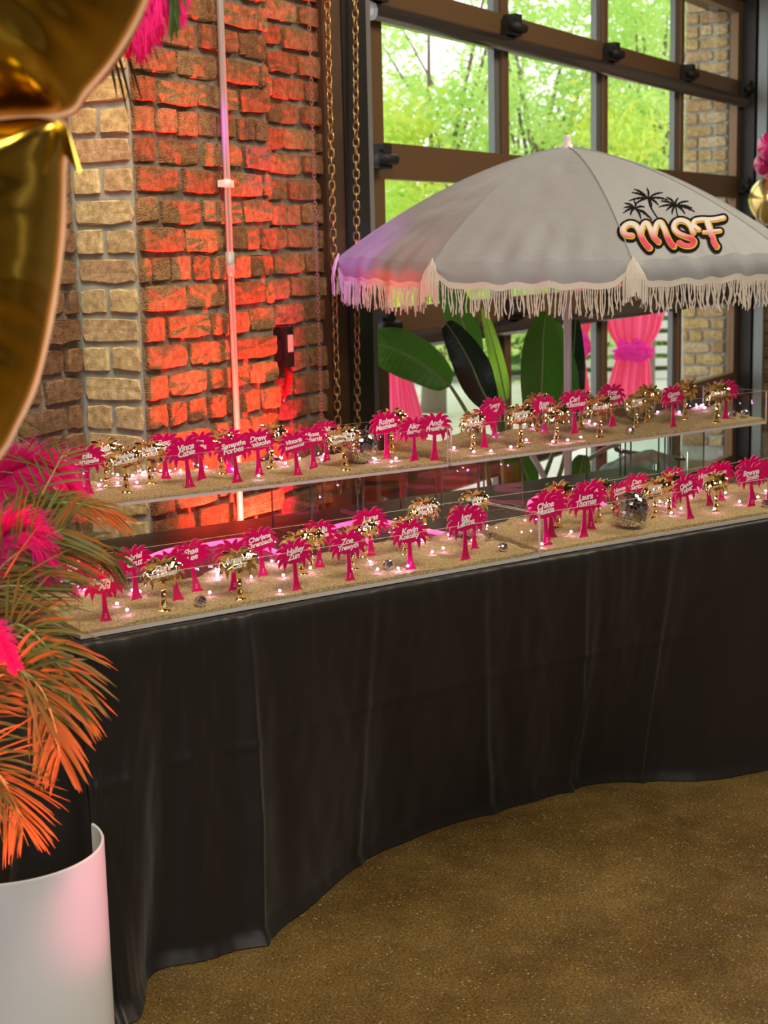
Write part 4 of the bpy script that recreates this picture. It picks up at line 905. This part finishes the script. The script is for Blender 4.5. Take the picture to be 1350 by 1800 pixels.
palm = thing('areca_palm', 'arching palm fronds lit red beside the near end of table', 'plant', pot.location)
crown = P(-70, 1330, 2.72)
def frond(pts, nl, ln, w_, m, side=(1, 1), sweep=.55, droop=.25, seed=0, par=palm, l0=.12, nrm=None, ang=(1.0, .45), tip=.35):
    """pts: rachis in space; leaflets both sides as single objects"""
    pts = smooth_poly(pts, 8); n = len(pts)-1; rr = random.Random(seed); nr = (nrm or -FWD)
    mb = MB(); mb.tube(pts, [.0042*(1-.75*i/n) for i in range(n+1)], 6); fo = link_to(mb.obj('frond', MIDRIB if m is not FROND_DK else FROND_DK), par)
    for k in range(nl):
        q = l0+(1-l0)*k/(nl-1); i = min(int(q*n), n-1); p = pts[i].lerp(pts[i+1], q*n-i); tg = (pts[i+1]-pts[i]).normalized(); sd = tg.cross(nr).normalized()
        for sgn in (1, -1):
            if side[0 if sgn > 0 else 1] == 0: continue
            a = ang[0]+(ang[1]-ang[0])*q+rr.uniform(-.10, .10); d = (tg*math.cos(a)+sd*sgn*math.sin(a)+nr*rr.uniform(-.25, .25)).normalized()
            L_ = ln*(math.sin(math.pi*(.18+.72*q))**.5)*(1-tip*q)*rr.uniform(.85, 1.1); N_ = 8; vs = []
            wd_ = d.cross(nr).normalized(); wd_ = (wd_+nr*rr.uniform(-.5, .5)).normalized()
            for j in range(N_+1):
                u_ = j/N_; c = p+d*L_*u_+Vector((0, 0, -droop*L_*u_*u_*(1+rr.uniform(-.05, .05))))
                ww = w_*.40*math.sin(math.pi*min(1, .10+u_*.9))**.6 if j < N_ else .0002
                vs += [c-wd_*ww+nr*ww*.35, c, c+wd_*ww+nr*ww*.35]
            l_ = MB(); l_.add(vs, [(j*3+b, j*3+b+1, j*3+b+4, j*3+b+3) for j in range(N_) for b in (0, 1)], 0, True); link2(l_.obj('leaflet', m), fo, par)
def link2(o, parent, root):
    o.parent = parent; o.matrix_parent_inverse = (Matrix.Translation(root.location)).inverted(); return o
# frond objects carry a parent inverse, so their children need only the frond's own world inverse
def _fix():
    bpy.context.view_layer.update()
    for o in list(bpy.data.objects):
        if o.parent and o.name.split('.')[0] in ('leaflet', 'midrib', 'leaf_stalk', 'barbs'):
            o.matrix_parent_inverse = o.parent.matrix_world.inverted()
FD = 2.62
f = lambda a, b, dd=0: P(a, b, FD+dd)
frond([f(-75,1320), f(-60,1180), f(-30,1065), f(10,1008), f(62,978)], 16, .215, .0042, FROND, seed=1, droop=.06, ang=(1.45,.6), tip=.25)
frond([f(-75,1320,.03), f(-85,1020,.03), f(-30,925,.0), f(60,888), f(140,886,.03), f(195,902,.05)], 26, .11, .0034, FROND, seed=2, droop=.25, ang=(.35,.2), tip=.2)
frond([f(-75,1320,-.04), f(-70,1180,-.06), f(-45,1080,-.08), f(-8,1035,-.09), f(40,1030,-.09)], 13, .20, .0040, FROND, seed=3, droop=.12, ang=(1.3,.5), tip=.2)
frond([f(-75,1330,-.06), f(-50,1200,-.08), f(-10,1130,-.10), f(40,1122,-.10), f(88,1165,-.10)], 15, .18, .0044, FROND, seed=4, droop=.28, ang=(1.2,.45), tip=.25)
frond([f(-75,1330,-.08), f(-60,1240,-.11), f(-20,1175,-.12), f(30,1172,-.13), f(66,1225,-.13)], 9, .15, .0075, FROND, seed=5, droop=.42, ang=(1.0,.4), tip=.2)
frond([f(-75,1345,-.10), f(-62,1335,-.12), f(-40,1338,-.13), f(-12,1352,-.14), f(14,1378,-.14)], 12, .17, .0036, FROND, seed=6, droop=.04, ang=(.9,.25), tip=.15)
frond([f(-75,1330), f(-95,1000,.1), f(-65,830,.12), f(-15,760,.12), f(30,735,.14)], 15, .17, .0036, FROND, seed=7, droop=.25, side=(1, 1), ang=(1.3,.9), tip=.2)
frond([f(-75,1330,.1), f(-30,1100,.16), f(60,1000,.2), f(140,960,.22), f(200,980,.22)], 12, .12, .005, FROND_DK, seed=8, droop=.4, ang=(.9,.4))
# frond objects carry a parent inverse, so their children need only the frond's own world inverse
def _fix():
    bpy.context.view_layer.update()
    for o in list(bpy.data.objects):
        if o.parent and o.name.split('.')[0] in ('leaflet', 'midrib', 'leaf_stalk', 'barbs'):
            o.matrix_parent_inverse = o.parent.matrix_world.inverted()
FD = 2.62
f = lambda a, b, dd=0: P(a, b, FD+dd)
frond([f(-75,1320), f(-40,1120), f(0,1010), f(55,905), f(110,800,.05)][0:5], 26, .13, .006, FROND, seed=1, droop=.15, ang=(1.15,.75), side=(1, 1))
frond([f(-75,1320,.02), f(-70,1080,.0), f(-30,950), f(60,893), f(150,888,.05), f(205,905,.08)], 44, .095, .0048, FROND, seed=2, droop=.25, ang=(.45,.25), tip=.2)
frond([f(-75,1320,-.04), f(-60,1150,-.05), f(-10,1015,-.06), f(50,960,-.06), f(110,930,-.05)], 36, .21, .0058, FROND, seed=3, droop=.22, side=(1, 1), ang=(1.2,.55))
frond([f(-75,1330,-.06), f(-40,1180,-.08), f(20,1100,-.09), f(75,1130,-.10), f(110,1190,-.10), f(125,1240,-.10)], 36, .15, .0070, FROND, seed=4, droop=.3, ang=(1.1,.5))
frond([f(-75,1330,-.08), f(-40,1230,-.11), f(15,1180,-.12), f(65,1200,-.13), f(95,1270,-.13), f(105,1330,-.12)], 34, .14, .0085, FROND, seed=5, droop=.3, ang=(1.0,.45))
frond([f(-75,1340,-.08), f(-60,1320,-.12), f(-30,1330,-.13), f(0,1365,-.14), f(25,1410,-.14), f(40,1450,-.13)], 30, .14, .0052, FROND, seed=6, droop=.25, ang=(.9,.45))
frond([f(-75,1330), f(-90,1000,.1), f(-60,800,.12), f(-10,730,.12), f(50,700,.14)], 24, .17, .006, FROND, seed=7, droop=.35, side=(0, 1), ang=(1.2,.8))
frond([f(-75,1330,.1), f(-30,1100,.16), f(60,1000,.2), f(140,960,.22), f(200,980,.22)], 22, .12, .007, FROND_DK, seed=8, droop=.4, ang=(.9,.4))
# plumes
def plume(name_label, pts, nb, bl, droop, seed, par_loc=None, curl=.5, spread=1.0):
    pts = smooth_poly(pts, 8); n = len(pts)-1; rr = random.Random(seed); o = thing('ostrich_feather', name_label, 'feather', pts[0], 0, 'hot pink ostrich feathers'); nr = -FWD
    mb = MB(); mb.tube(pts, [.0022*(1-.8*i/n) for i in range(n+1)], 5); link_to(mb.obj('quill', FEATHER), o)
    b_ = MB()
    for k in range(nb):
        q = rr.uniform(.06, 1.0); i = min(int(q*n), n-1); p = pts[i].lerp(pts[i+1], q*n-i); tg = (pts[i+1]-pts[i]).normalized(); sd = tg.cross(nr).normalized()
        sg = rr.choice((-1, 1)); a = rr.uniform(.35, 1.15)*spread*(1-.5*q); d = (tg*math.cos(a)+sd*sg*math.sin(a)+nr*rr.uniform(-.6, .6)).normalized(); L_ = bl*rr.uniform(.6, 1.05)*(math.sin(math.pi*(.15+.75*q)))**.4
        c = p.copy(); vs = []; N_ = 7; dirn = d.copy(); wv = d.cross(nr).normalized()
        for j in range(N_+1):
            ww = .0011*(1-j/N_)+.0003; vs += [c-wv*ww, c+wv*ww+nr*ww*.4]
            c = c+dirn*L_/N_; dirn = (dirn+Vector((0, 0, -droop*.16))+tg*curl*.06+Vector((rr.gauss(0, .05), rr.gauss(0, .05), rr.gauss(0, .05)))).normalized()
        b_.add(vs, [(2*j, 2*j+1, 2*j+3, 2*j+2) for j in range(N_)], 0, False)
    link_to(b_.obj('barb_mass', FEATHER, kind='stuff'), o); return o
plume('hot pink feather plume beneath the near end of raised tray', [f(-60,1000,.14), f(-40,900,.15), f(20,830,.15), f(85,820,.15), f(135,870,.15)], 1500, .085, .7, 1)
plume('hot pink feather plume above the front tray among red fronds', [f(-70,1085,-.05), f(-40,1000,-.05), f(5,945,-.05), f(50,935,-.05), f(82,985,-.05)], 1500, .075, .8, 2)
plume('small pink feather plume low behind the palm fronds', [f(-60,1190,-.15), f(-30,1125,-.15), f(-5,1120,-.15), f(22,1160,-.15)], 500, .045, .8, 3)
# upper arrangement hanging into the frame behind the foil balloon
up = 2.3
g_ = lambda a, b, dd=0: P(a, b, up+dd)
plume('large hot pink feather plume drooping beside the gold foil balloon', [g_(215,-150), g_(250,-110), g_(275,-60), g_(270,0), g_(245,60)], 1700, .075, 1.0, 4)
plume('slim pink feather plume at the right of the drooping pair by conduit', [g_(270,-150,.03), g_(300,-90,.03), g_(312,-40,.03), g_(314,20,.03)], 800, .045, 1.0, 7)
plume('pink feather plume hanging over dark palm tips near the bricks', [g_(180,-120,-.03), g_(210,-60,-.03), g_(225,0,-.03), g_(228,55,-.03)], 1100, .06, 1.0, 5)
sp_ = thing('palm_spray', 'dark green palm spray hanging behind the feathers at top', 'palm spray', g_(250, -140))
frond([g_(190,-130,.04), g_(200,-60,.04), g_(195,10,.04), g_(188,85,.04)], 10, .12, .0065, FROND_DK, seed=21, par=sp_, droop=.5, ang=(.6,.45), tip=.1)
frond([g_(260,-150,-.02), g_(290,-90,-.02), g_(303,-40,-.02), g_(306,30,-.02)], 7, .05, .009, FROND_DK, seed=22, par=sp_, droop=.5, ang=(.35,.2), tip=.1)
# ------------------------------------------------------------------ gold foil balloon close to the camera
BD = 1.55
bal = thing('gold_foil_balloon', 'large crinkled gold foil balloon at the upper edge near camera', 'balloon', P(-60, 200, BD))
def lobe(cx_, cy_, out, th, seed, nm):
    out = smooth_poly([Vector((a, b, 0)) for a, b in out+[out[0]]], 10)[:-1]; n = len(out); NR = 26
    mb = MB(); c = Vector((cx_, cy_, 0))
    for sgn in (1, -1):
        def pt(i, q):
            o_ = out[i % n]; v = c+(o_-c)*q; ang = math.atan2(o_.y-cy_, o_.x-cx_); h = th*max(0, 1-q**2.6)**.55
            wr_ = .0045*(q**7)*math.sin(ang*30+seed)*(1-q**12)+.004*math.sin(ang*7+q*4+seed)*q*q*(1-q**10)
            bend = .030*noise.noise(Vector((v.x*.009, v.y*.009, seed)))*(1-q**6)
            return P(v.x, v.y, BD)-FWD*sgn*(h+wr_+bend*sgn)
        vs = [pt(0, 0)]+[pt(i, (j+1)/NR) for j in range(NR) for i in range(n)]
        fs = [(0, 1+i, 1+(i+1) % n) for i in range(n)]+[(1+j*n+i, 1+(j+1)*n+i, 1+(j+1)*n+(i+1) % n, 1+j*n+(i+1) % n) for j in range(NR-1) for i in range(n)]
        if sgn < 0: fs = [f_[::-1] for f_ in fs]
        mb.add(vs, fs, 0, True)
    link_to(mb.obj(nm, FOIL), bal)
    sm = MB(); vs = []
    for i in range(n):
        o_ = out[i]; e = (o_-c).normalized(); tn = (out[(i+1) % n]-out[i-1]).normalized(); nn = Vector((tn.y, -tn.x, 0)); nn = nn if nn.dot(e) > 0 else -nn
        a_ = o_-nn*2; b__ = o_+nn*(6+.6*math.sin(i*.5)); vs += [P(a_.x, a_.y, BD-.0025), P(b__.x, b__.y, BD-.0025), P(b__.x, b__.y, BD+.001), P(a_.x, a_.y, BD+.001)]
    sm.add(vs, [(i*4+j, ((i+1) % n)*4+j, ((i+1) % n)*4+(j+1) % 4, i*4+(j+1) % 4) for i in range(n) for j in range(4)], 0, False); link_to(sm.obj('foil_seam', FOIL_EDGE), bal)
lobe(-60, -60, [(320,-220),(262,-20),(205,92),(150,160),(118,196),(20,206),(-180,210),(-420,190),(-520,-60),(-420,-330),(-60,-420),(220,-380)], .16, 1, 'upper_lobe')
lobe(-150, 480, [(20,216),(112,218),(112,300),(108,420),(92,540),(66,660),(30,745),(-10,810),(-120,930),(-300,1000),(-430,800),(-450,400),(-350,230),(-150,214)], .13, 4, 'lower_lobe')
cr_ = MB(); cr_.add([P(98, 212, BD-.03), P(118, 222, BD-.03), P(143, 300, BD-.02), P(138, 304, BD-.02), P(112, 270, BD-.02)], [(0, 1, 2, 3, 4)], 0)
cr_.add([P(98, 212, BD-.028), P(118, 222, BD-.028), P(143, 300, BD-.018), P(138, 304, BD-.018), P(112, 270, BD-.018)], [(4, 3, 2, 1, 0)], 0); link_to(cr_.obj('foil_tail', FOIL), bal)
# ------------------------------------------------------------------ latex balloons by the side wall
for i, (x, y, rp, m, l) in enumerate(((1352,258,21,BALL_P,'dark magenta balloon at the top of the cluster by the wall'),(1341,289,16,BALL_P,'magenta balloon just above the gold one by the wall'),(1358,300,17,BALL_P,'lighter magenta balloon half hidden by the frame edge'),(1350,352,34,BALL_G,'chrome gold balloon hanging below the magenta ones'))):
    d = 8.3+.12*i; c = P(x, y, d); r = rp/F*d; b = thing('latex_balloon', l, 'balloon', c, 0, 'balloon cluster at the side wall')
    mb = MB(); mb.lathe([(r*math.sin(a)*(1 if a < 1.6 else 1-.10*(a-1.6)), r*1.18*math.cos(a)) for a in [math.pi*k/18 for k in range(19)]], 24); mb.obj('skin', m, b)
    MB().lathe([(0, -r*1.17), (r*.05, -r*1.2), (r*.11, -r*1.28), (0, -r*1.28)], 8).obj('knot', m, b)
t = thing('wall_pipe', 'thin pipe running down the brown brick side wall', 'pipe', onx(1338, 400, WR-.03)); zc = t.location.z
MB().tube([(0, 0, -zc+.3), (0, 0, 4.0-zc)], .012, 8).obj('pipe', GALV, t)
# ------------------------------------------------------------------ outside
g = MB(); g.box((22, 22, -.10), (70, 37.6, .12)); g.obj('ground', PAVE, kind='structure')
g = MB(); g.box((40, 46, -.03), (70, 40, .06)); 
lw = P(900, 655, 19); MB().box((0, 0, 0), (60, 6, .04)).obj('lawn', GRASS, loc=P(960, 660, 21.5)*1.0+Vector((0, 0, 0)), rot=(0, 0, math.atan2(RIGHT.y, RIGHT.x)), kind='structure').location.z = .0
# brick pier of the building front, beside the door outside
pier_c = P(1250, 450, 10.6); pw = .30
pier = MB().box((0, 0, 0), (pw, .30, 4.6)).obj('wall_outer_pier', MORTAR_PALE, kind='structure', loc=(pier_c.x, pier_c.y, 2.3)); pier.rotation_euler = (0, 0, 0)
def pier_face(origin, ux, nrm, wd_):
    brick_face(pier, Vector(origin), ux, nrm, wd_, -2.2, 2.2, BRICK_OUT, stretch=.205, head=.10, phase=5, proud=.004)
pier_face((-.156, .15, 0), (0, -1, 0), (-1, 0, 0), .30)
pier_face((-.15, -.156, 0), (1, 0, 0), (0, -1, 0), .30)
c = P(1281, 450, 10.45); MB().box((0, 0, 0), (.10, .12, 4.6)).obj('trim_6', MUNTIN_GREY, kind='structure', loc=(c.x, c.y, 2.3))
# pink tulle curtains on posts
def curtain(prof, d, label, tie=None, depth_=.16):
    """prof: (y px, x left, x right)"""
    base = P((prof[-1][1]+prof[-1][2])/2, prof[-1][0], d); t = thing('tulle_curtain', label, 'curtain', (base.x, base.y, 0), 0, 'pink tulle curtains outside'); mb = MB(); NU = 140
    P2 = smooth_poly([Vector(q) for q in prof], 6)
    def fn(a, b):
        i = min(int(b*(len(P2)-1)), len(P2)-2); q = P2[i].lerp(P2[i+1], b*(len(P2)-1)-i); w_ = (q.z-q.y)
        ang = a*math.pi; x = q.y+w_*(.5-.5*math.cos(ang)); dz = depth_*math.sin(ang)*(w_/100)+.035*math.sin(a*58+b*1.5)*(.5+w_/140)+.02*math.sin(a*23+b*4)
        return P(x, q.x, d-dz)
    mb.grid(fn, NU, 40); link_to(mb.obj('sheer_panel', TULLE), t)
    if tie:
        tb_ = MB(); rr = random.Random(3)
        for k in range(26):
            a = P(tie[0]+rr.uniform(-tie[2]*.75, tie[2]*.75), tie[1]+rr.uniform(-9, 9), d-.2+rr.uniform(-.04, .04)); b = P(tie[0]+rr.uniform(-1.3, 1.3)*tie[2], tie[1]+rr.uniform(-20, 20), d-.24)
            tb_.tube([a, a.lerp(b, .5)+Vector((0, 0, .03)), b], [.03, .045, .004], 6)
        link_to(tb_.obj('tie_bow', TULLE_T), t)
    po = MB(); x0 = P((prof[0][1]+prof[0][2])/2, prof[0][0], d); po.tube([Vector((x0.x, x0.y, 0)), Vector((x0.x, x0.y, x0.z+.25))], .02, 8); link_to(po.obj('post', WHITE_PAINT), t)
curtain([(490,1058,1176),(545,1060,1168),(580,1068,1160),(605,1082,1146),(622,1086,1140),(645,1078,1144),(680,1068,1146),(740,1056,1156),(800,1050,1160)], 12.5, 'pink tulle curtain tied in the middle, seen full width outside', (1113, 621, 30))
curtain([(500,985,1050),(560,990,1042),(590,1000,1034),(612,1012,1032),(640,1010,1030),(700,1005,1040),(790,995,1050)], 12.9, 'pink tulle curtain mostly hidden by a leaf and pole outside', (1024, 610, 14))
curtain([(600,668,700),(640,666,716),(670,660,726),(700,655,735),(740,650,745),(800,645,752)], 9.5, 'pink tulle curtain below the large horizontal leaf outside', None)
# slatted fence
fc = P(1200, 620, 15.5); fe = thing('slatted_fence', 'white horizontal slatted fence beyond the pink curtain', 'fence', (fc.x, fc.y, 0), math.atan2(RIGHT.y, RIGHT.x))
for k in range(13):
    MB().box((0, 0, .18+k*.125), (2.6, .025, .075)).obj('slat', WHITE_PAINT, fe)
for x in (-1.25, 0, 1.25): MB().box((x, .04, .9), (.07, .05, 1.8)).obj('post', WHITE_PAINT, fe)
# house with sloping roof
hc = P(1200, 290, 27); hz = hc.z
hs_ = thing('grey_house', 'house with grey sloping roof beyond the trees', 'house', (hc.x, hc.y, 0), math.atan2(RIGHT.y, RIGHT.x))
MB().box((0, 1.5, (hz-.2)/2), (2.6, 3, hz-.2)).obj('siding', ORANGE, hs_)
mb = MB(); mb.add([(-1.5, -.3, hz-.45), (1.6, -.3, hz+.15), (1.6, 3.3, hz+.15), (-1.5, 3.3, hz-.45), (-1.5, -.3, hz-.33), (1.6, -.3, hz+.27), (1.6, 3.3, hz+.27), (-1.5, 3.3, hz-.33)], [(3,2,1,0), (4,5,6,7), (0,1,5,4), (1,2,6,5), (2,3,7,6), (3,0,4,7)]); mb.obj('roof', ROOFM, hs_)
MB().box((.6, 1.5, hz+.1), (1.6, 2.6, .9)).obj('upper_storey', HOUSEW, hs_)
# trees
def tree(label, px, d, regs, nleaf, lm, seed, trunk=True, size=(.05, .095)):
    rr = random.Random(seed); b = P(px, 600, d); t = thing('leafy_tree', label, 'tree', (b.x, b.y, 0), 0, 'trees beyond the glass door'); B = Vector((b.x, b.y, 0))
    cl_ = []
    for (x0, y0, x1, y1, n) in regs:
        for _ in range(n): cl_.append((P(rr.uniform(x0, x1), rr.uniform(y0, y1), d+rr.uniform(-1.6, 1.6)), rr.uniform(.16, .42)))
    if trunk:
        mb = MB(); topc = P(px+rr.uniform(-30, 30), 250, d); pts = [Vector((0, 0, 0)), Vector((.08, 0, 1.0)), (topc-B)*.55, topc-B]; mb.tube(smooth_poly(pts, 6), [.13-.10*i/18 for i in range(19)], 8); mb.obj('trunk', BARK, t)
        for k in range(16):
            c, r = rr.choice(cl_); s = smooth_poly(pts, 6)[rr.randrange(6, 18)]; e = c-B; br = MB(); mid = s.lerp(e, .5)+Vector((rr.uniform(-.15, .15), 0, rr.uniform(.0, .25)))
            br.tube(smooth_poly([s, mid, e], 5), [.035-.03*i/10 for i in range(11)], 5); br.obj('branch', BARK, t)
    vs = []; fs = []
    for k in range(nleaf):
        c, r = cl_[rr.randrange(len(cl_))]; p = c-B+Vector((rr.gauss(0, 1), rr.gauss(0, 1), rr.gauss(0, .8)))*r*.55
        a = Vector((rr.gauss(0, 1), rr.gauss(0, 1), rr.gauss(0, 1))).normalized(); bb = a.orthogonal().normalized(); s = rr.uniform(*size); o = len(vs)
        vs += [p-a*s*.6, p+bb*s*.28, p+a*s*.6, p-bb*s*.28]; fs.append((o, o+1, o+2, o+3))
    m_ = MB(); m_.add(vs, fs, 0, False); m_.obj('foliage', lm, t, kind='stuff')
tree('bright green tree behind the left pair of panes', 760, 14, [(560,-120,900,560,120), (600,330,900,620,70)], 15000, TREE1, 1)
tree('bright green tree behind the second column of panes', 960, 15.5, [(860,-120,1100,560,110), (860,300,1100,600,50)], 13000, TREE1, 2)
tree('bright green tree behind the third column of panes', 1130, 15, [(1050,-120,1260,330,70), (1040,150,1200,300,30)], 9000, TREE1, 3)
tree('yellow-green bush low behind the first pane', 700, 12.5, [(640,200,740,330,14), (640,310,860,560,26)], 4200, TREE2, 4, False)
tree('yellow-green bush behind the third column of panes', 1090, 13.5, [(1060,225,1130,275,12)], 1500, TREE2, 5, False)
tree('airy tall tree far behind the others', 900, 20, [(560,-200,1350,420,150)], 12000, TREE1, 6, True, (.08, .14))
h_ = P(900, 600, 18); hd = thing('green_hedge', 'clipped green hedge along the far lawn', 'hedge', (h_.x, h_.y, 0))
rr = random.Random(9); vs = []; fs = []
for k in range(16000):
    q = P(rr.uniform(560, 1320), rr.uniform(520, 640), 18+rr.uniform(-.6, .6)); p = q-Vector((h_.x, h_.y, 0))
    a = Vector((rr.gauss(0, 1), rr.gauss(0, 1), rr.gauss(0, 1))).normalized(); bb = a.orthogonal().normalized(); s = rr.uniform(.06, .11); o = len(vs)
    vs += [p-a*s*.6, p+bb*s*.3, p+a*s*.6, p-bb*s*.3]; fs.append((o, o+1, o+2, o+3))
m_ = MB(); m_.add(vs, fs); m_.obj('leaf_mass', HEDGE, hd, kind='stuff')
_fix()
